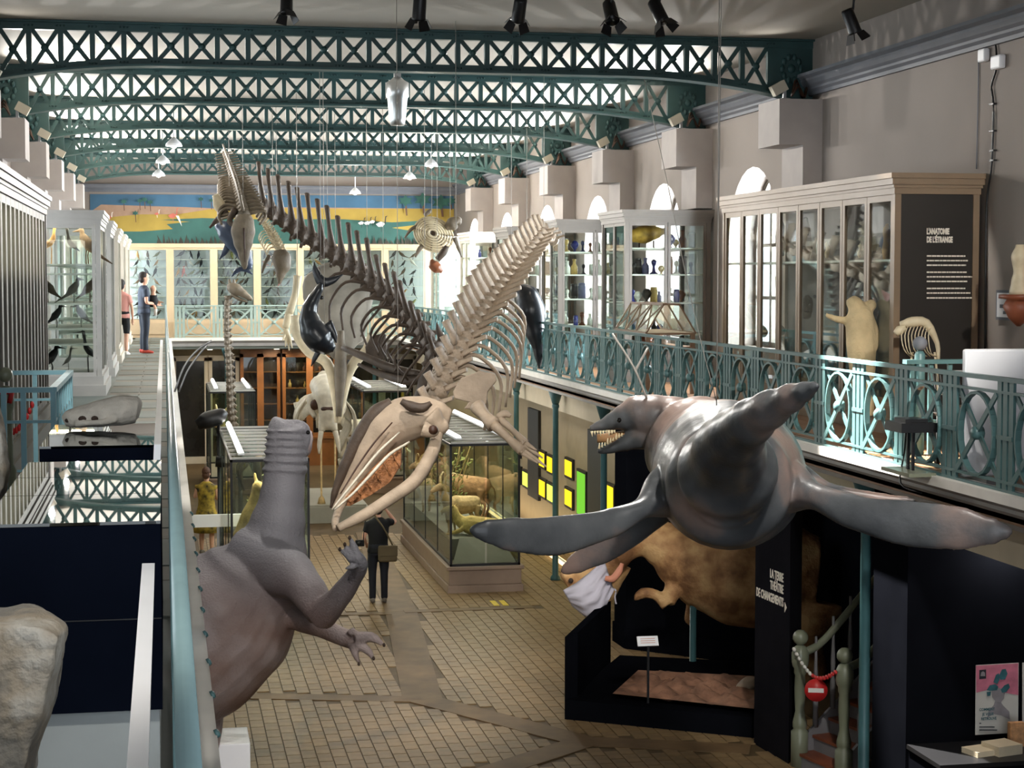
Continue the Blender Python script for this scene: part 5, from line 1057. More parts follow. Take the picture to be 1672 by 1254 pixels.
tag(organic('fossil_block', None, None, [[(pxZ(1205, 1125, .3), .08, .06), (pxZ(1222, 1118, .36), .14, .1), (pxZ(1240, 1116, .36), .1, .08)]], 'bone'), 'pale stone lump lying at the edge of the sand bed', 'rock')
sg = thing('label_stand', 'white label plate on a thin stand in front of the sand bed', 'sign', pxZ(1058, 1148, .25)); p0 = sg.location; zt = pxY(1058, 1055, p0.y).z
MB().box(-.012, .012, -.012, .012, 0, zt - p0.z).build('stem', 'black_metal', sg)
w2 = (pxY(1075, 1047, p0.y) - pxY(1041, 1047, p0.y)).x / 2
MB().box(-w2, w2, -.01, .01, 0, .12, Matrix.Translation((0, 0, zt - p0.z)) @ Matrix.Rotation(-.5, 4, 'X')).build('plate', 'board_white', sg)
for k in range(3): MB().box(-w2 * .7, w2 * .7, -.0125, -.011, .035 + k * .025, .041 + k * .025, Matrix.Translation((0, 0, zt - p0.z)) @ Matrix.Rotation(-.5, 4, 'X')).build('text_line', 'pink_flesh', sg)
bw = poly0([(1003, 1047), (1022, 1060), (1300, 1096)]); o = MB()
for i in range(2): 
    dd = bw[i + 1] - bw[i]; nn = V(dd.y, -dd.x, 0).normalized() * -.15
    o.prism([bw[i], bw[i + 1], bw[i + 1] + V(0, 0, 3.3), bw[i] + V(0, 0, 3.3)], nn)
struct(o.build('wall_black_back', 'black_wall')); o = MB()
for i in range(2): 
    dd = bw[i + 1] - bw[i]; nn = V(dd.y, -dd.x, 0).normalized() * .03
    o.prism([bw[i], bw[i + 1], bw[i + 1] + V(0, 0, .3), bw[i] + V(0, 0, .3)], nn)
struct(o.build('baseboard_black', 'black_wall'))
pa, pb = pxZ(1231, 1214, 0), pxZ(1287, 1249, 0); dr = (pb - pa).normalized(); pn = V(dr.y, -dr.x, 0)
pil = thing('black_pillar', 'black pillar lettered in white beside the masked dinosaur', 'pillar', pa); pil['kind'] = 'thing'
rel(MB().prism([pa, pb, pb + V(0, 0, 3.2), pa + V(0, 0, 3.2)], -pn * .5 + V(.35, 0, 0)), pil).build('shaft', 'pillar_black', pil) if False else None
mat('pillar_black', (30, 29, 33), .8, var=.08, spec=0)
rel(MB().prism([pa, pb, pb + V(0, 0, 2.9), pa + V(0, 0, 2.9)], V(.28, .4, 0)), pil).build('shaft', 'pillar_black', pil)
ang = math.atan2(dr.y, dr.x)
def on_pillar(x, y):
    ry = px(x, y, 1) - CAMP; tt = (pa - CAMP).dot(pn) / ry.dot(pn); return CAMP + ry * tt + (CAMP - pa).normalized() * .012
for s_, y in (('LA TERRE', 949), ('THÉÂTRE', 968), ('DE CHANGEMENTS', 989)):
    text(s_, on_pillar(1279, y + 2), .135, (math.pi / 2, 0, ang), 'lettering', pil, .62, 'RIGHT', bold=.003)
q = on_pillar(1281.5, 991); rel(MB().prism([q + dr * .0 + V(0, 0, .05), q + dr * .05, q - V(0, 0, .06) + dr * .0], pn * .004), pil).build('arrow', 'lettering', pil)
# kiosk box with posters, ledge and booklets
kx, ky = 6.6, 15.3
struct(MB().box(kx, XR, ky, 16.1, 0, 3.3).build('wall_black_kiosk', 'black_wall'))
struct(MB().box(6.62, XR, 9, ky - .9, 0, .02).build('floor_kiosk', 'floor_base'))
ko = thing('display_ledge', 'black ledge below the poster at the lower right corner', 'ledge', (7.4, 14.9, 0)); MB().box(-.8, 1.2, -.35, .38, .98, 1.02).build('top', 'black_metal', ko); MB().box(-.78, 1.18, -.32, .38, 0, .98).build('front', 'black_wall', ko)
mat('poster_white', (214, 210, 200), .6, var=.03); mat('poster_pink', (206, 120, 140), .6, var=.15, scale=10); mat('poster_teal', (56, 104, 112), .6, var=.25, scale=14); mat('poster_grey', (150, 144, 146), .6, var=.15, scale=8); mat('poster_dark', (40, 44, 50), .6, var=.1)
def kp(x, y, off=0): return pxY(x, y, ky - .012 - off)
po = thing('wall_poster', 'exhibition poster of a woman with teal plants over her eyes', 'poster', kp(1628, 1140))
def flat(parent, pts, off, m, nm, th=.0015): return rel(MB().prism([kp(x, y, off) for x, y in pts], (0, -th, 0)), parent).build(nm, m, parent)
flat(po, [(1593, 1086), (1663, 1082), (1662, 1196), (1592, 1200)], 0, 'poster_white', 'sheet', .004)
flat(po, [(1593.5, 1087), (1662.5, 1083), (1662.5, 1135), (1640, 1131), (1615, 1126), (1594, 1131)], .005, 'poster_pink', 'pink_field')
flat(po, [(1612, 1172), (1614, 1160), (1622, 1152), (1625, 1145), (1634, 1146), (1638, 1152), (1648, 1162), (1649, 1175), (1635, 1168), (1622, 1166)], .006, 'poster_grey', 'bust')
flat(po, [(1619, 1126), (1626, 1122), (1634, 1124), (1641, 1130), (1639, 1140), (1634, 1147), (1626, 1146), (1620, 1138)], .008, 'poster_grey', 'face')
for pts in ([(1611, 1127), (1616, 1119), (1625, 1117), (1630, 1121), (1628, 1127), (1616, 1128)], [(1634, 1126), (1640, 1119), (1647, 1116), (1649, 1122), (1643, 1130), (1636, 1131)], [(1630, 1105), (1636, 1093), (1642, 1092), (1645, 1100), (1641, 1109), (1634, 1110)], [(1622, 1114), (1626, 1102), (1631, 1099), (1632, 1110), (1628, 1117)], [(1611, 1130), (1618, 1129), (1617, 1136), (1612, 1137)]): flat(po, pts, .010, 'poster_teal', 'leaf')
flat(po, [(1599, 1094), (1610, 1093), (1610, 1108), (1599, 1109)], .006, 'poster_dark', 'emblem'); flat(po, [(1601, 1104), (1602, 1098), (1605, 1096), (1608, 1098), (1608.5, 1104)], .009, 'poster_grey', 'emblem_mark')
for s_, x, y in (('COMMENT', 1599, 1161), ('JE VOUS', 1604, 1168.5), ('RETROUVE', 1602, 1176)): text(s_, kp(x, y, .008), .036, FR, 'poster_teal', po, .85, bold=.001, extrude=.0005)
for x0, x1, y in ((1599, 1602, 1181), (1599, 1624, 1187), (1599, 1628, 1192)): flat(po, [(x0, y - .8), (x1, y - .8), (x1, y + .8), (x0, y + .8)], .006, 'poster_dark', 'text_line')
p2 = tag(MB().prism([kp(1669, 1082), kp(1700, 1080), kp(1700, 1194), kp(1669, 1196)], (0, -.004, 0)).build('wall_poster', 'poster_white'), 'white poster cut off by the right edge of view', 'poster')
mat('book_cream', (216, 200, 170), .6, var=.06); mat('book_orange', (214, 160, 110), .6, var=.2, scale=20)
def booklet(label, x0, x1, yb, h, dep, m, n=1, tilt=0):
    p = pxY((x0 + x1) / 2, yb, 14.85); wd = (pxY(x1, yb, 14.85) - pxY(x0, yb, 14.85)).x
    t = thing('booklet_stack', label, 'booklets', (p.x, 14.85, 1.02), 'booklets on the black ledge', (0, 0, .25))
    for k in range(n): MB().box(-wd / 2, wd / 2, -dep / 2, dep / 2, h * k / n, h * (k + .92) / n).build('booklet', m, t)
booklet('thin stack of cream booklets at the left of the black ledge', 1580, 1620, 1240, .05, .22, 'book_cream', 3); booklet('thicker stack of cream booklets on the black ledge', 1613, 1658, 1236, .09, .24, 'book_cream', 5)
p = pxY(1653, 1210, 15.1); tag(MB().box(p.x - .07, p.x + .07, 15.0, 15.06, 1.02, 1.24).box(p.x - .06, p.x + .06, 14.997, 15.0, 1.05, 1.2).build('leaflet_box', 'book_orange'), 'small orange leaflet box standing behind the booklets', 'box')
# ------------------------------------------------------------------ staircase behind the chain
mat('newel_paint', (120, 124, 104), .35, var=.08, coat=.3); mat('baluster_paint', (118, 116, 118), .5, var=.08); mat('tread_wood', (120, 66, 44), .45, var=.2); mat('chain_red', (190, 40, 40), .4, var=.05); mat('chain_white', (226, 222, 214), .4, var=.03)
N1, N2 = pxZ(1305, 1252, 0), pxZ(1377, 1284, 0)
sw = (N1 - N2).length; sy = (N1 - N2).normalized(); sx = V(sy.y, -sy.x, 0)
st_ = thing('staircase', 'wooden staircase with turned posts rising to the right behind a chain', 'staircase', N2, None, (0, 0, math.atan2(sx.y, sx.x)))
def newel(y, h):
    k = h / 1.23; o = MB().lathe([(r_ * 1.1, z * k) for r_, z in [(.085, 0), (.085, .32), (.06, .34), (.07, .36), (.07, .40), (.06, .44), (.045, .5), (.052, .62), (.055, .7), (.05, .82), (.06, .84), (.06, .88), (.075, .90), (.085, .94), (.085, 1.02), (.06, 1.07), (.03, 1.09)]], (0, y, 0), 14); o.ball((0, y, 1.155 * k), .085, seg=14); return o.build('newel_post', 'newel_paint', st_)
newel(0, 1.46); newel(sw, 1.5)
for k in range(8):
    x = -.05 + k * .2; z = .17 * (k + 1)
    MB().box(x, x + .25, -.02, sw + .02, z - .03, z).build('tread', 'tread_wood', st_); MB().box(x + .02, x + .04, 0, sw, z - .17, z - .03).build('riser', 'baluster_paint', st_)
for y in (0, sw):
    MB().prism([(.02, y - .02, 0), (1.6, y - .02, 1.3), (1.6, y - .02, 1.62), (.02, y - .02, .3)], (0, .04, 0)).build('stringer', 'baluster_paint', st_)
    MB().loft([(V(.05, y, 1.24), .035, .045), (V(.25, y, 1.32), .035, .045), (V(.55, y, 1.58), .035, .045), (V(1.5, y, 2.5), .035, .045)], 10, 4).build('handrail', 'newel_paint', st_)
    for k in range(6):
        x = .2 + k * .22; zb = .25 + x * .82; zt2 = 1.12 + x * .92
        MB().lathe([(.03, 0), (.03, .3), (.018, .36), (.028, .5), (.017, .75), (.015, zt2 - zb + .1)], (x, y, zb), 8).build('baluster', 'baluster_paint', st_)
ch = thing('barrier_chain', 'red and white plastic chain hung between the stair posts', 'chain', (N1 + N2) / 2 + V(-.1, 0, 1.1))
m_ = 16
for k in range(m_):
    u = k / (m_ - 1); p = (N1 + V(-.1, -.08, 1.3)).lerp(N2 + V(-.1, 0, 1.2), u) - V(0, 0, .17 * math.sin(math.pi * u)); rel(MB().ball(p, .016, .045, .024, 8), ch).build('link', 'chain_white' if k < 7 else 'chain_red', ch)
ns = thing('no_entry_sign', 'small red no entry sign hanging on the chain', 'sign', N1.lerp(N2, .6) + V(-.12, -.02, .95)); nd = (CAMP - ns.location); nd.z = 0; nd.normalize(); nl = V(-nd.y, nd.x, 0)
MB().lathe([(.12, 0), (.12, .01)], (0, 0, 0), 20, nd).build('disc', 'chain_red', ns); MB().bar(nl * -.08 + nd * .013, nl * .08 + nd * .013, .006, .045).build('white_bar', 'chain_white', ns)
hd = pxX(1316, 882, 8.55); tag(MB().box(8.5, 8.53, hd.y - .02, hd.y + .02, hd.z - .12, hd.z + .12).build('pull_handle', 'steel'), 'steel pull handle on the dark wall behind the stair', 'handle')
emit_mat('exit_glow', (255, 214, 90), 2.5); xl = thing('exit_lamp', 'small pale box lamp with yellow glow under the right gallery', 'lamp', pxX(1356, 779, 7.2)); MB().box(-.03, .03, -.13, .13, -.1, .1).build('box', 'board_white', xl); MB().box(-.01, .01, -.01, .01, .1, GZ - .22 - xl.location.z).build('stem', 'steel', xl); MB().box(-.036, -.03, -.06, .06, -.05, .05).box(-.05, .05, -.135, -.13, -.05, .05).build('lit_face', 'exit_glow', xl)
el = thing('emergency_lamp', 'twin emergency lamp glowing under the flipper tip at right', 'lamp', pxY(1641, 869, 15.25)); MB().box(-.08, .08, -.03, .05, -.06, .06).build('housing', 'black_metal', el)
for x in (-.04, .04): MB().ball((x, -.04, 0), .025, .02, .03, 8).build('bulb', 'lamp_face', el)
lamp('emergency_light', 'POINT', (0, -.25, -.1), (0, 0, -1), 22, (1, .97, .92), .05, parent=el)
# ------------------------------------------------------------------ left foreground
t = thing('navy_display_case', 'big navy display case with glass top nearest at lower left', 'showcase', (-.29, 6.7, GZ))
MB().box(-.27, .27, -.94, .98, .31, .90).build('body', 'navy', t); MB().box(-.22, .22, -.86, .9, 0, .31).build('plinth', 'case_foot', t) if False else None
mat('case_foot', (150, 156, 156), .6, var=.05)
MB().box(-.25, .26, -.90, .95, 0, .31).build('plinth', 'case_foot', t); MB().box(-.27, .27, -.942, -.94, .60, .604).build('seam', 'black_metal', t)
for k, (y0, y1) in enumerate(((-.94, -.2), (-.19, .38), (.39, .98))): MB().box(-.27, .27, y0, y1, .902, .912).build('top_pane', 'top_glass', t)
t = thing('navy_display_case', 'navy glass-topped table case under the seal skull', 'showcase', (-.295, 9.05, GZ))
MB().box(-.27, .27, -.62, .62, .79, .895).build('tray', 'navy', t)
for k, (y0, y1) in enumerate(((-.62, -.05), (-.04, .62))): MB().box(-.27, .27, y0, y1, .897, .907).build('top_pane', 'top_glass', t)
for x in (-.24, .24):
    for y in (-.58, .58): MB().box(x - .02, x + .02, y - .02, y + .02, 0, .79).build('leg', 'navy', t)
mat('skull_grey', (176, 170, 158), .7, var=.12, scale=14, bump=.4, bscale=30)
zt = GZ + .912; y_ = 9.35
sk = thing('seal_skull', 'long pale grey animal skull lying on the glass case', 'skull', (-.32, y_, zt))
b = MB(); b.loft([(V(-.185, 0, .035), .025, .03), (V(-.15, 0, .05), .06, .048), (V(-.08, 0, .062), .075, .058), (V(0, 0, .075), .085, .07), (V(.1, 0, .09), .09, .078), (V(.17, .01, .09), .07, .07), (V(.195, .01, .085), .03, .04)], 16, 4)
b.loft([(V(-.12, -.06, .03), .02, .02), (V(-.05, -.1, .035), .014, .014), (V(.02, -.1, .04), .014, .016), (V(.07, -.07, .05), .02, .02)], 8, 3); b.build('cranium', 'skull_grey', sk, remesh=.006, smooth=3)
for x, y, z, r in ((-.09, -.072, .052, .022), (-.03, -.085, .055, .018), (-.165, -.045, .045, .014)): MB().ball((x, y, z), r, r * .5, r * .8, 10).build('eye_socket', 'dark_fur', sk)
two_tone('rock', (96, 92, 84), (150, 146, 136), (126, 116, 100), 7, .85, 1.0, 14)
def rock(label, pts, d, dep, seed):
    r = random.Random(seed); bm = bmesh.new(); c = sum((px(x, y, d) for x, y in pts), V(0, 0, 0)) / len(pts)
    for x, y in pts:
        for k in (-1, -.3, .4, 1):
            p = px(x, y, d + dep * k); p = p.lerp(px(sum(q[0] for q in pts) / len(pts), sum(q[1] for q in pts) / len(pts), d + dep * k), .0 if abs(k) < .5 else .12 + r.uniform(0, .1)); bm.verts.new(p - c)
    bmesh.ops.convex_hull(bm, input=bm.verts); me = bpy.data.meshes.new('rock'); bm.to_mesh(me); bm.free()
    o = link('display_rock', me, 'rock', None, c, remesh=.012, smooth=3); 
    tx = bpy.data.textures.new('rock', 'CLOUDS'); tx.noise_scale = .12; q = o.modifiers.new('d', 'DISPLACE'); q.texture = tx; q.strength = .035; q.mid_level = .5; q.texture_coords = 'LOCAL'
    return tag(o, label, 'rock')
rock('large rough grey rock filling the lower left corner', [(-70, 1000), (0, 994), (45, 992), (78, 1001), (113, 1018), (104, 1066), (88, 1120), (70, 1200), (45, 1262), (-10, 1500), (-120, 1500)], 3.7, .22, 3)
rock('brown upright stone at the left edge beside the stair guard', [(-60, 640), (-10, 650), (8, 700), (14, 760), (12, 800), (0, 815), (-70, 1000)], 8.0, .2, 6)
mat('guard_blue', (122, 166, 178), .4, var=.08)
gd_ = thing('stairwell_guard', 'light blue iron guard rail around the stairwell at left', 'railing', (-.76, 12.8, GZ))
for a, c in (((0, 0), (-.6, 0)), ((0, 0), (0, 2.3)), ((0, 2.3), (-.55, 2.3))):
    MB().bar((a[0], a[1], .9), (c[0], c[1], .9), .05, .035).build('top_rail', 'guard_blue', gd_); MB().bar((a[0], a[1], .68), (c[0], c[1], .68), .02, .02).build('rail', 'guard_blue', gd_); MB().bar((a[0], a[1], .1), (c[0], c[1], .1), .02, .02).build('rail', 'guard_blue', gd_)
for x, y in [(0, 0), (-.2, 0), (-.33, 0), (-.5, 0), (0, 2.3), (-.28, 2.3), (-.55, 2.3)] + [(0, .33 * k) for k in range(1, 7)]: MB().box(x - .018, x + .018, y - .018, y + .018, 0, .9).build('post', 'guard_blue', gd_)
np_ = thing('stair_newel', 'olive stair post with ball top and red ribbon at the left edge', 'post', pxX(12, 830, -1.12)); np_.location.z = GZ
MB().lathe([(.07, 0), (.07, .3), (.05, .34), (.045, .7), (.06, .75), (.06, .86), (.03, .9)], (0, 0, 0), 12).build('shaft', 'newel_paint', np_); MB().ball((0, 0, .98), .055, seg=12).build('ball', 'newel_paint', np_); MB().tube([(-.05, -.05, .88), (.0, -.07, .85), (.05, -.05, .88), (.03, -.06, .78)], .018, 6, 3).build('ribbon', 'chain_red', np_)
rc = thing('red_chain', 'red chain hanging from the stair rail at left', 'chain', (-1.0, 14.2, GZ + .7))
for k in range(8): MB().ball((-.02 * k, 0, -.05 * k + .003 * k * k), .016, .01, .028, 6).build('link', 'chain_red', rc)
mat('mark_yellow', (222, 196, 60), .6, var=.05); tag(MB().box(-.33, -.06, 13.2, 13.9, GZ + .009, GZ + .013).build('floor_mark', 'mark_yellow'), 'yellow warning mark on the left walkway behind the skull', 'floor mark')
for k, (pts, lb) in enumerate((([(285, 640), (300, 600), (322, 572), (346, 556)], 'curved grey rod leaning out from the left railing, outer one'), ([(292, 640), (306, 606), (324, 580), (338, 564)], 'curved grey rod leaning out from the left railing, inner one'))): 
    q = [px(x, y, 13.2) for x, y in pts]; tag(MB().tube(q, .008, 6, 4).build('label_rod', 'steel'), lb, 'rod', 'curved rods on the left railing')
# floor tape by the showcase
fm = pxZ(812, 985, .013); t = thing('floor_tape', 'short yellow striped tape strips on the floor before the showcase', 'tape', fm)
for x in (-.09, .06): MB().box(x, x + .09, -.22, .22, 0, .006).build('strip', 'mark_yellow', t)
# ------------------------------------------------------------------ right gallery extras
p = pxY(1573, 570, 13.7); wb = thing('white_partition', 'white free-standing partition board behind the railing at right', 'partition', (p.x, 13.7, GZ)); MB().box(0, 1.6, -.03, .03, .05, p.z - GZ).build('board', 'board_white', wb, bevel=.02); MB().box(.1, .2, -.25, .25, 0, .05).box(1.3, 1.4, -.25, .25, 0, .05).build('foot', 'steel', wb)
p = pxY(1470, 575, 15.4); nb = thing('stairhead_post', 'teal stairhead rail with grey ball post behind the railing', 'post', (6.95, 15.9, GZ)); MB().lathe([(.05, 0), (.05, .95), (.03, .98)], (0, 0, 0), 10).build('post', 'rail', nb); MB().ball((0, 0, 1.05), .07, seg=12).build('ball', 'cornice', nb); MB().box(-.15, .75, -.05, .05, .86, .9).box(-.15, .75, -.02, .02, .3, .33).build('rail', 'rail', nb)
for k in range(5): MB().box(-.1 + k * .19, -.06 + k * .19, -.02, .02, 0, .86).build('bar', 'rail', nb)
wk = thing('wire_trolley', 'wire basket trolley parked behind the sunlit railing', 'trolley', (6.85, 14.7, GZ))
for k in range(9):
    y = -.3 + k * .075; MB().tube([(-.2, y, .82), (-.14, y, .45), (.14, y, .45), (.2, y, .86)], .006, 5, 1).build('wire', 'steel', wk)
for z, w_ in ((.84, .2), (.65, .18), (.47, .15)): MB().tube([(-w_, -.3, z), (w_, -.3, z), (w_, .3, z), (-w_, .3, z), (-w_, -.3, z)], .008, 5, 1).build('hoop', 'steel', wk)
for x in (-.14, .14):
    for y in (-.25, .25): MB().tube([(x, y, .45), (x, y, .08)], .01, 6, 1).build('leg', 'steel', wk); MB().lathe([(.04, -.012), (.04, .012)], (x, y, .04), 10, (1, 0, 0)).build('wheel', 'black_metal', wk)
fx = thing('railing_floodlight', 'flat black floodlight clamped outside the right railing', 'lamp', (6.2, 14.35, 3.75))
MB().box(-.16, .16, -.18, .18, .22, .30).box(-.1, .1, -.12, .12, .3, .33).build('head', 'black_metal', fx)
for y in (-.05, .05): MB().box(-.012, .012, y - .012, y + .012, -.12, .22).build('bracket', 'black_metal', fx)
MB().box(-.14, .1, -.3, .3, -.14, -.11).build('plank', 'newel_paint', fx); MB().tube([(0, .1, .2), (.05, .25, 0), (0, .2, -.25), (.06, -.1, -.3)], .008, 5, 4).build('cord', 'black_metal', fx)
# wall fittings at the right
def wallp(x, y): return pxX(x, y, XR)
cb = thing('wall_cable', 'black cable run down the right wall beside the beige cabinet', 'cable', wallp(1622, 300)); rel(MB().tube([wallp(x, y) + V(-.02, 0, 0) for x, y in ((1618, 36), (1628, 70), (1630, 110), (1622, 140), (1625, 170), (1624, 230), (1621, 280), (1614, 330), (1612, 450), (1611, 580))], .012, 6, 4), cb).build('cord', 'black_metal', cb)
for y in (170, 214, 246, 262): rel(MB().box(-.02, .02, -.05, .05, -.008, .008, Matrix.Translation(wallp(1624, y) + V(-.02, 0, 0))), cb).build('clip', 'black_metal', cb)
cd_ = thing('wall_conduit', 'thin grey conduit on the wall left of the white sensor', 'conduit', wallp(1600, 200)); rel(MB().tube([wallp(x, y) + V(-.012, 0, 0) for x, y in ((1596, 276), (1599, 150), (1600, 80), (1605, 70), (1623, 64))], .007, 6, 3), cd_).build('pipe', 'cornice', cd_)
for (x0, x1, y0, y1, lb) in ((1605, 1617, 78, 103, 'rounded white wall sensor high on the right wall'), (1626, 1643, 88, 115, 'square white junction box high on the right wall')):
    a, c = wallp(x0, y1), wallp(x1, y0); o = MB().box(XR - .07, XR, c.y, a.y, a.z, c.z).build('wall_box', 'board_white', bevel=.02); tag(o, lb, 'box')
a, c = wallp(1630, 522), wallp(1668, 474); fr = thing('framed_plan', 'white framed floor plan on the right wall', 'frame', (XR, (a.y + c.y) / 2, a.z)); l, h = (a.y - c.y) / 2, c.z - a.z
MB().box(-.03, 0, -l, l, 0, h).build('frame', 'cornice', fr); MB().box(-.034, -.03, -l + .03, l - .03, .03, h - .03).build('sheet', 'board_white', fr)
for k in range(5): MB().box(-.037, -.034, -l * .7 + k * l * .25, -l * .6 + k * l * .3, h * .2 + (k % 3) * h * .2, h * .3 + (k % 3) * h * .22).build('plan_mark', 'cornice', fr)
p = wallp(1688, 484); bs = thing('wall_bracket', 'dark brown carved wall bracket with pale bust at the right edge', 'bracket', (XR - .16, p.y, p.z)); MB().lathe([(.02, -.3), (.1, -.22), (.16, -.1), (.12, -.03), (.2, -.02), (.2, .02)], (0, 0, 0), 14).build('bracket', 'tread_wood', bs); MB().loft([(V(0, 0, .02), .1, .08), (V(0, 0, .15), .08, .07), (V(0, 0, .25), .06, .06), (V(0, 0, .4), .085, .09), (V(0, 0, .52), .04, .04)], 12, 4).build('bust', 'bone_ivory', bs)
# ------------------------------------------------------------------ painted frieze on the end wall
mat('fr_sky', (62, 96, 120), .8, var=.12, scale=1.2); mat('fr_sand', (156, 126, 104), .8, var=.08); mat('fr_yellow', (160, 134, 60), .8, var=.12, scale=1.5); mat('fr_water', (56, 94, 86), .8, var=.15, scale=1.2); mat('fr_reed', (62, 58, 50), .9, var=.25); mat('fr_palm', (44, 84, 74), .8, var=.2); mat('fr_pink', (180, 96, 80), .8, var=.1); mat('fr_dark', (48, 46, 48), .8, var=.1); mat('fr_white', (224, 216, 206), .8, var=.04); mat('fr_trunk', (92, 64, 48), .8, var=.1)
fz_ = thing('painted_frieze', 'painted frieze of a lagoon with palms and wading birds on the end wall', 'painting', (3, YB, 7))
lay = [0]
def fp(nm, pts, m):
    lay[0] += 1; yy = YB - .02 - .0012 * lay[0]; return rel(MB().prism([pxY(x, y, yy) for x, y in pts], (0, .001, 0)), fz_).build(nm, m, fz_)
fp('sky', [(147, 317), (741, 320), (741, 402), (147, 400)], 'fr_sky'); fp('sand_bank', [(147, 346), (165, 334), (230, 336), (300, 338), (372, 341), (440, 338), (741, 341), (741, 402), (147, 400)], 'fr_sand'); fp('dune', [(147, 362), (185, 354), (230, 350), (290, 350), (340, 342), (380, 340), (440, 340), (560, 341), (741, 341), (741, 402), (147, 400)], 'fr_yellow')
fp('lagoon', [(147, 378), (230, 378), (282, 374), (272, 366), (310, 362), (262, 359), (330, 356), (400, 358), (560, 358), (640, 363), (700, 360), (741, 364), (741, 402), (147, 400)], 'fr_water'); fp('spit', [(640, 372), (690, 366), (741, 366), (741, 378), (680, 378)], 'fr_yellow')
for x0, x1, y in ((255, 400, 397), (600, 738, 399), (147, 200, 398)):
    r = random.Random(x0); 
    for k in range(int((x1 - x0) / 5)): x = x0 + k * 5; hgt = r.uniform(6, 16); fp('reed', [(x, y + 3), (x + r.uniform(-4, 6), y - hgt), (x + 6, y + 3)], 'fr_reed')
for x, y, s_ in ((202, 329, 1), (228, 328, .9), (236, 326, 1), (245, 330, 1), (221, 348, 1), (328, 325, .9), (345, 327, .8), (345, 327, .7), (662, 328, 2.2), (690, 326, 2.6), (720, 330, 2.8), (736, 328, 1.6)):
    fp('palm_trunk', [(x - .7 * s_, y), (x + .7 * s_, y), (x + 1.6 * s_, y + 15 * (1 if s_ < 2 else 1.6)), (x + .4 * s_, y + 15 * (1 if s_ < 2 else 1.6))], 'fr_trunk')
    fp('palm_crown', [(x + 6 * s_ * math.cos(a * .524) * (1 if a % 2 else .55), y + 4.5 * s_ * math.sin(a * .524) * (1 if a % 2 else .55)) for a in range(12)], 'fr_palm')
def wader(x, y, s_, m, m2): fp('wader_body', [(x - 6 * s_, y), (x, y - 3 * s_), (x + 5 * s_, y - 1 * s_), (x + 2 * s_, y + 3 * s_), (x - 3 * s_, y + 3 * s_)], m); fp('wader_neck', [(x + 4 * s_, y - 1), (x + 5 * s_, y - 9 * s_), (x + 8 * s_, y - 10 * s_), (x + 6 * s_, y - 8 * s_), (x + 5.4 * s_, y)], m2); fp('wader_leg', [(x, y + 2), (x + .8, y + 2), (x + 1.2, y + 9 * s_), (x + .6, y + 9 * s_)], m2)
wader(178, 355, .9, 'fr_pink', 'fr_white'); wader(282, 352, 1.3, 'fr_pink', 'fr_pink'); fp('wader_neck', [(287, 352), (292, 352), (295, 362), (297, 370), (294, 364)], 'fr_white'); wader(256, 349, .7, 'fr_pink', 'fr_white')
for x, y, s_ in ((590, 364, .9), (600, 364, 1), (608, 362, .9), (622, 366, 1.4)): wader(x, y, s_, 'fr_white', 'fr_dark')
# ------------------------------------------------------------------ lamps
def spotlight(label, x, y, d, tx, ty, power=0, aim=None, cone=30, pos=None, soft=.05):
    p = Vector(pos) if pos else px(x, y, d); t = thing('track_spotlight', label, 'spotlight', p, 'black spotlights under the ceiling'); up_ = CEIL - p.z; dr_ = (Vector(aim) - p).normalized() if aim else V(tx, 1.0, ty).normalized()
    MB().box(-.05, .05, -.05, .05, up_ - .16, up_).build('adapter', 'black_metal', t); MB().tube([(0, 0, up_ - .15), (.03, 0, up_ * .5), (0, 0, .04)], .014, 6, 2).build('arm', 'black_metal', t)
    MB().lathe([(.05, -.14), (.065, -.12), (.07, .1), (.075, .12)], (0, 0, 0), 14, dr_).build('head', 'black_metal', t); MB().lathe([(.06, .115), (.06, .118)], (0, 0, 0), 14, dr_).build('lens', 'lamp_face', t)
    for k in range(4): 
        a = k * math.pi / 2 + .4; o_ = dr_.orthogonal().normalized(); o2 = dr_.cross(o_); v1 = o_ * math.cos(a) + o2 * math.sin(a); v2 = dr_.cross(v1)
        c_ = dr_ * .12 + v1 * .07; MB().prism([c_ - v2 * .05, c_ + v2 * .05, c_ + v2 * .065 + dr_ * .09 + v1 * .05, c_ - v2 * .065 + dr_ * .09 + v1 * .05], v1 * .004).build('barn_door', 'black_metal', t)
    if power: lamp('beam', 'SPOT', dr_ * .2, Vector(aim) - p, power, (1, .96, .9), soft, cone=cone, blend=.6, parent=t)
for X_, am, pw, cn, lb in ((.2, px(440, 930, 18), 1500, 34, 'the upright grey dinosaur'), (2.2, px(690, 640, 21), 2600, 34, 'the pale whale skull'), (4.4, px(1190, 790, 14), 1300, 44, 'the marine reptile'), (5.6, px(1120, 960, 23), 1500, 26, 'the masked dinosaur'), (7.2, px(1500, 430, 18), 1100, 36, 'the beige cabinet end'), (-.6, px(180, 900, 5.5), 420, 60, 'the navy display cases')):
    spotlight('added unseen black ceiling spotlight aimed at ' + lb, 0, 0, 0, 0, 0, pw, am, cn, (X_, 8.6 if X_ > -.5 else 2.2, 8.15), .15)  # unseen lamps, added to brighten the exhibit sides that face the camera
spotlight('black spotlight at the top edge left of centre', 468, 4, 19.6, -.3, -.9, 700, px(450, 930, 18), 30)
SPOTS = [(685, 12, .1, -.9, 'black spotlight with open flaps above the middle of the nearest truss'), (848, 16, .3, -.8, 'black spotlight right of the middle of the nearest truss'), (997, 20, .0, -.95, 'black spotlight pointing straight down near the cable'), (1075, 20, .1, -.9, 'black spotlight next to the hanging cables'), (1390, 36, .35, -.8, 'black spotlight near the right wall')]
AIMS = [px(640, 740, 20.5), px(760, 640, 22), px(1150, 740, 15), px(1375, 655, 16.9)]
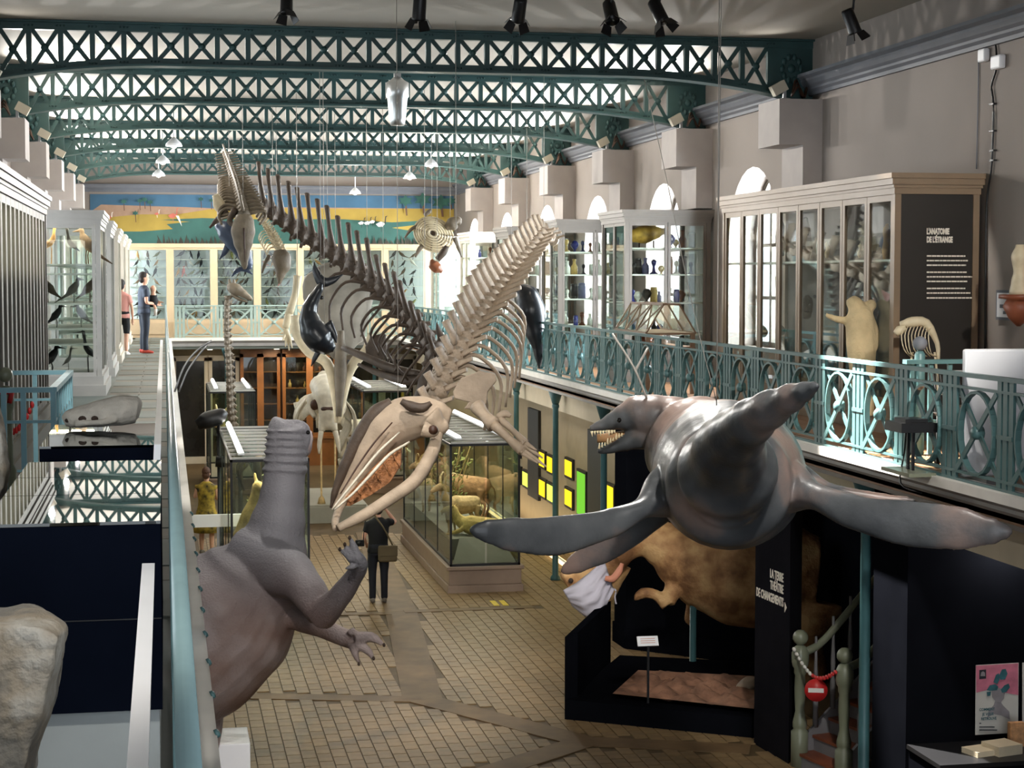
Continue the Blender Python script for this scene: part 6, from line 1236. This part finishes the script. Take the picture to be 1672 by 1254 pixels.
for (x, y, a, b_, lb), am, pw in zip(SPOTS[:4], AIMS, (700, 250, 1000, 15000)): spotlight(lb, x, y, 18.0, a, b_, pw, am, 34 if pw < 3000 else 24)
x, y, a, b_, lb = SPOTS[4]
spotlight(lb, x, y, 18.9, -.3, -.9, 300, px(1560, 480, 19.5), 30)
fl_me = [MB().box(-.1, .1, -.06, .06, .1, .24).mesh('head'), MB().box(-.02, .02, -.02, .02, 0, .12).box(-.06, .06, -.06, .06, 0, .015).mesh('stem')]
fl_me[0].materials.append(MATS['lamp_beige']); fl_me[1].materials.append(MATS['steel'])
for k, y in enumerate(TY):
    for sd, X in ((1, 8.12), (-1, -2.12)):
        t = thing('ceiling_floodlight', 'small white uplight on the %s corbel from the front at %s' % (ORD[k], 'right' if sd > 0 else 'left'), 'lamp', (X, y - .28, 7.62), 'white uplights on the corbels')
        link('head', fl_me[0], None, t, (0, 0, 0), (0, -.5 * sd, 0)); link('stem', fl_me[1], None, t); b = MB()
        for q in range(3): b.tube([(.1 * sd, 0, .05), (.2 * sd, .05 * q, .18 + .05 * q), (.32 * sd, .1 + .04 * q, .05), (.4 * sd, .2, .3)], .014, 5, 4)
        o = b.build('cord', 'dark_wood', t); o['kind'] = 'stuff'
        lamp('uplight', 'SPOT', (-.12 * sd, -.12, .32), (-2.2 * sd, -2.2, 1.75), UPL[k], (1, .97, .92), .05, cone=115, blend=1.0, parent=t)
t = thing('hanging_lens', 'frosted glass lens housing hanging on a wire between the trusses', 'lamp', px(649, 205, 26.5)); hh = .85
glass_mat('frosted', (120, 122, 122), .45, .7, .35)
MB().lathe([(.10, 0), (.12, .1), (.15, .4), (.17, .42), (.17, .62), (.10, .66), (.04, .72)], (0, 0, 0), 20).build('housing', 'frosted', t); MB().box(-.05, .05, -.05, .05, .70, .86).build('mount', 'steel', t); MB().tube([(0, 0, .85), (0, 0, CEIL - t.location.z)], .006, 6, 1).build('wire', 'cable', t)
def pendant(label, X, k, drop, power):
    z = zbot(X); t = thing('pendant_lamp', label, 'lamp', (X, TY[k] + .2, z - drop), 'white pendant lamps under the far trusses'); z0 = CEIL - t.location.z
    MB().tube([(0, 0, .12), (0, 0, z0)], .012, 6, 1).build('stem', 'board_white', t); MB().lathe([(.02, .16), (.06, .13), (.13, .06), (.15, 0), (.14, 0), (.1, .05)], (0, 0, 0), 16).build('shade', 'board_white', t); MB().ball((0, 0, .02), .06, seg=10).build('bulb', 'lamp_face', t)
    lamp('pendant_light', 'POINT', (0, 0, -.12), (0, 0, -1), power, (1, .93, .82), .1, parent=t)
for i_, (X, k, dr_) in enumerate(((0.2, 2, .3), (.0, 3, .3), (-.1, 4, .3), (5.6, 3, .3), (5.8, 4, .3), (1.8, 5, .45), (5.0, 5, .45))): pendant('white pendant lamp under the %s truss, %s' % (ORD[k], 'over the left walkway' if X < 1 else 'near mid-span' if X < 2 else 'right of mid-span'), X, k, dr_, (30, 40, 50, 160, 200, 220, 220)[i_])
# lighting stand at lower left, signs
ls = thing('lighting_stand', 'black lighting stand with two lamp heads left of the kangaroo showcase', 'lamp', pxZ(359, 925, 0)); lp = ls.location; d_ = (lp - CAMP).dot(FW)
def lz(y): return pxY(359, y, lp.y).z
MB().lathe([(.22, 0), (.2, .04), (.03, .08), (.03, lz(690))], (0, 0, 0), 10).build('pole', 'black_metal', ls)
MB().loft([(V(-.38, 0, lz(694)), .08, .1), (V(-.2, 0, lz(686)), .15, .16), (V(.05, 0, lz(680)), .15, .15), (V(.14, 0, lz(682)), .08, .08)], 12, 3).build('lamp_head', 'black_metal', ls)
MB().tube([(-.06, -.05, lz(753)), (.22, -.05, lz(755))], .1, 12, 1).build('lamp_head', 'black_metal', ls)
p = px(356, 850, 29); ws = thing('white_sign', 'blank white sign board low behind the grey dinosaur shoulder', 'sign', p); MB().box(-.42, .42, -.02, .02, -.1, .1).build('board', 'board_white', ws); MB().box(-.02, .02, 0, .03, -p.z, -.1).build('post', 'steel', ws)
# ------------------------------------------------------------------ people
mat('skin', (206, 158, 132), .6, var=.05); mat('hair_dark', (34, 26, 22), .7, var=.2, bump=.4); mat('hair_brown', (84, 54, 36), .7, var=.2, bump=.4); mat('tee_navy', (44, 52, 66), .8, var=.1); mat('jeans', (30, 36, 46), .8, var=.15); mat('shoe_red', (190, 70, 54), .6, var=.1); mat('cloth_black', (14, 14, 16), .85, var=.1); mat('jeans_dark', (24, 26, 34), .8, var=.15); mat('shoe_grey', (110, 102, 92), .7, var=.1); mat('bag_tan', (96, 84, 60), .8, var=.1); mat('dress', (190, 160, 60), .8, var=.0, scale=9, col2=(40, 36, 26)); mat('cloth_pink', (200, 140, 130), .8, var=.06); mat('cloth_white', (214, 208, 198), .8, var=.04)
def person(label, loc, rz, h, top, bot, shoe, hair, arms, short_leg=False, stance=.1, dress=False, sleeve=.5, bend=0):
    s = h / 1.75; t = thing('person', label, 'person', loc, None, (0, 0, rz)); b = MB(); k = dict(scale=s)
    b.loft([(V(0, .0, 1.40), .055, .055), (V(0, .01, 1.50), .05, .052), (V(0, .025, 1.54), .055, .07), (V(0, .02, 1.62), .075, .095), (V(0, .01, 1.69), .07, .088), (V(0, 0, 1.75), .025, .03)], 14, 4, (0, 1, 0))
    b.loft([(V(0, .10, 1.60), .014, .012), (V(0, .125, 1.585), .014, .012)], 6, 1); 
    for sx in (-1, 1):
        b.ball((sx * .078, 0, 1.61), .012, .02, .03, 8)
        b.loft([(V(sx * .09, 0, .95), .085, .09), (V(sx * .1, .01, .7), .075, .08), (V(sx * stance, .01, .48), .055, .06), (V(sx * stance, -.02, .3), .05, .055), (V(sx * stance, -.01, .1), .034, .038), (V(sx * stance, .06, .03), .04, .03)], 12, 3, (0, 1, 0))
        e_, w_ = arms[0 if sx < 0 else 1]; e_, w_ = V(*e_), V(*w_); sh = V(sx * .17, 0, 1.37); dw = (w_ - e_).normalized()
        b.loft([(sh, .05, .05), (sh.lerp(e_, .5), .043, .045), (e_, .036, .036), (e_.lerp(w_, .4), .036, .036), (w_, .025, .025), (w_ + dw * .07, .03, .018), (w_ + dw * .10, .03, .016)], 10, 3, (.3, .8, .2))
        o_ = dw.orthogonal().normalized()
        for q in range(4): b.loft([(w_ + dw * .09 + o_ * (.022 - q * .015), .009, .009), (w_ + dw * (.14 + (.015 if q in (1, 2) else 0)) + o_ * (.024 - q * .016), .008, .008), (w_ + dw * (.165 + (.015 if q in (1, 2) else 0)) + o_ * (.022 - q * .015) + dw.cross(o_) * .02, .006, .006)], 6, 2)
        b.loft([(w_ + dw * .03 + o_ * .025, .011, .011), (w_ + dw * .08 + o_ * .05, .009, .009), (w_ + dw * .11 + o_ * .05, .006, .006)], 6, 2)
    b.loft([(V(0, 0, .92), .15, .10), (V(0, 0, 1.1), .13, .09), (V(0, 0, 1.3), .16, .105), (V(0, 0, 1.42), .1, .07)], 14, 3, (0, 1, 0))
    b.build('body', 'skin', t, scale=s, remesh=.014, smooth=2)
    for sx in (-1, 1): MB().ball((sx * .032, .103, 1.625), .011, .008, .008, 8).build('eye', 'eye_black', t, scale=s)
    b = MB(); b.ball((0, -.012, 1.665), .086, .104, .1, 14); b.ball((0, -.04, 1.6), .08, .07, .09, 12); b.build('hair', hair, t, scale=s)
    b = MB(); b.loft([(V(0, 0, .86), .195, .145), (V(0, 0, 1.05), .165, .12), (V(0, .0, 1.25), .185, .13), (V(0, 0, 1.38), .195, .11), (V(0, 0, 1.45), .09, .075), (V(0, 0, 1.47), .06, .06)], 16, 3, (0, 1, 0))
    for sx in (-1, 1):
        e_ = V(*arms[0 if sx < 0 else 1][0]); sh = V(sx * .16, 0, 1.38); b.loft([(sh, .07, .075), (sh.lerp(e_, sleeve), .062, .066), (sh.lerp(e_, sleeve + .15), .06, .064)], 10, 3, (.3, .8, .2))
    b.build('top', top, t, scale=s, remesh=.02, smooth=2)
    if dress:
        MB().loft([(V(0, 0, 1.0), .16, .115), (V(0, 0, .8), .22, .18), (V(0, 0, .45), .28, .24)], 16, 3, (0, 1, 0)).build('skirt', bot, t, scale=s)
    else:
        b = MB(); b.loft([(V(0, 0, 1.02), .172, .13), (V(0, 0, .92), .182, .135), (V(0, 0, .82), .175, .13)], 16, 3, (0, 1, 0))
        for sx in (-1, 1): b.loft([(V(sx * .085, 0, .9), .095, .105), (V(sx * .1, .01, .68), .088, .095), (V(sx * stance, .01, .5), .07, .078)] + ([] if short_leg else [(V(sx * stance, -.01, .28), .062, .07), (V(sx * stance, 0, .07), .06, .07)]), 12, 3, (0, 1, 0))
        b.build('trousers', bot, t, scale=s, remesh=.02, smooth=2)
    for sx in (-1, 1): MB().loft([(V(sx * stance, -.08, .045), .035, .04), (V(sx * stance, -.02, .055), .045, .05), (V(sx * stance, .09, .035), .048, .034), (V(sx * stance * 1.1, .17, .025), .03, .022)], 12, 3).build('shoe', shoe, t, scale=s)
    return t, s
gp, s = person('person in black t-shirt and dark jeans seen from behind, arm raised, with tan shoulder bag', pxZ(618, 984, .012), -.05, 1.66, 'cloth_black', 'jeans_dark', 'shoe_grey', 'hair_dark', (((-.24, .02, 1.12), (-.2, .2, 1.0)), ((.30, .12, 1.36), (.14, .12, 1.58))))
bg_ = thing('shoulder_bag', 'tan canvas shoulder bag hanging at the hip of the person in black', 'bag', gp.location + V(.13, -.17, .82)); MB().box(-.15, .15, -.06, .06, -.13, .13).build('body', 'bag_tan', bg_, bevel=.03); MB().box(-.155, .155, -.075, -.06, -.03, .135).build('flap', 'bag_tan', bg_, bevel=.006); MB().tube([(.1, .05, .1), (-.05, .02, .4), (-.2, .1, .62), (-.16, .2, .64)], .014, 6, 4).build('strap', 'bag_tan', bg_)
cm = thing('camera', 'black camera hanging on a strap beside the person in black', 'camera', gp.location + V(-.3, -.02, .98)); MB().box(-.07, .07, -.035, .035, -.05, .05).build('body', 'cloth_black', cm, bevel=.01); MB().lathe([(.035, 0), (.03, .08)], (0, 0, 0), 12, (-.3, -.9, 0)).build('lens', 'black_metal', cm); MB().tube([(.06, 0, .05), (.08, .02, .3), (.14, .05, .5)], .008, 5, 3).build('strap', 'cloth_black', cm)
mp, s = person('man in navy t-shirt and jeans with red shoes carrying a baby on the left walkway', pxZ(236, 577, GZ + .01), -1.35, 1.76, 'tee_navy', 'jeans', 'shoe_red', 'hair_dark', (((-.2, .02, 1.1), (-.02, .27, 1.1)), ((.2, .02, 1.1), (.02, .27, 1.05))), sleeve=.45)
ml = mp.location
bb = thing('baby', 'baby in a dark carrier held against the chest of the man', 'person', ml + V(.2, .04, 1.02)); b = MB(); b.loft([(V(0, 0, 0), .07, .08), (V(0, 0, .12), .09, .1), (V(0, 0, .24), .06, .07), (V(.0, 0, .3), .05, .05), (V(0, 0, .38), .07, .075), (V(0, 0, .45), .03, .03)], 12, 3, (0, 1, 0))
for sy in (-1, 1): b.loft([(V(0, sy * .06, .04), .04, .04), (V(.05, sy * .1, -.06), .03, .03), (V(.04, sy * .09, -.2), .022, .022)], 8, 3)
b.build('body', 'skin', bb, remesh=.014, smooth=2); MB().loft([(V(0, 0, -.02), .08, .1), (V(0, 0, .12), .105, .115), (V(0, 0, .24), .08, .09)], 12, 3, (0, 1, 0)).build('carrier', 'cloth_black', bb)
for sy in (-1, 1): MB().tube([(.05, sy * .1, -.06), (.04, sy * .09, -.2)], .034, 8, 2).build('legging', 'cloth_white', bb)
person('woman in dark shorts and pink top half hidden behind the left cabinets', pxZ(200, 580, GZ + .01), -.3, 1.6, 'cloth_pink', 'cloth_black', 'cloth_white', 'hair_dark', (((-.24, .0, 1.1), (-.22, .08, .85)), ((.24, 0, 1.1), (.22, .1, .85))), short_leg=True)
person('woman in yellow and black patterned dress with bun beyond the left railing', pxZ(338, 905, 0.012), -.2, 1.66, 'dress', 'dress', 'shoe_grey', 'hair_brown', (((-.24, .05, 1.15), (-.14, .28, 1.2)), ((.22, .05, 1.12), (.14, .25, 1.1))), dress=True, sleeve=.12)
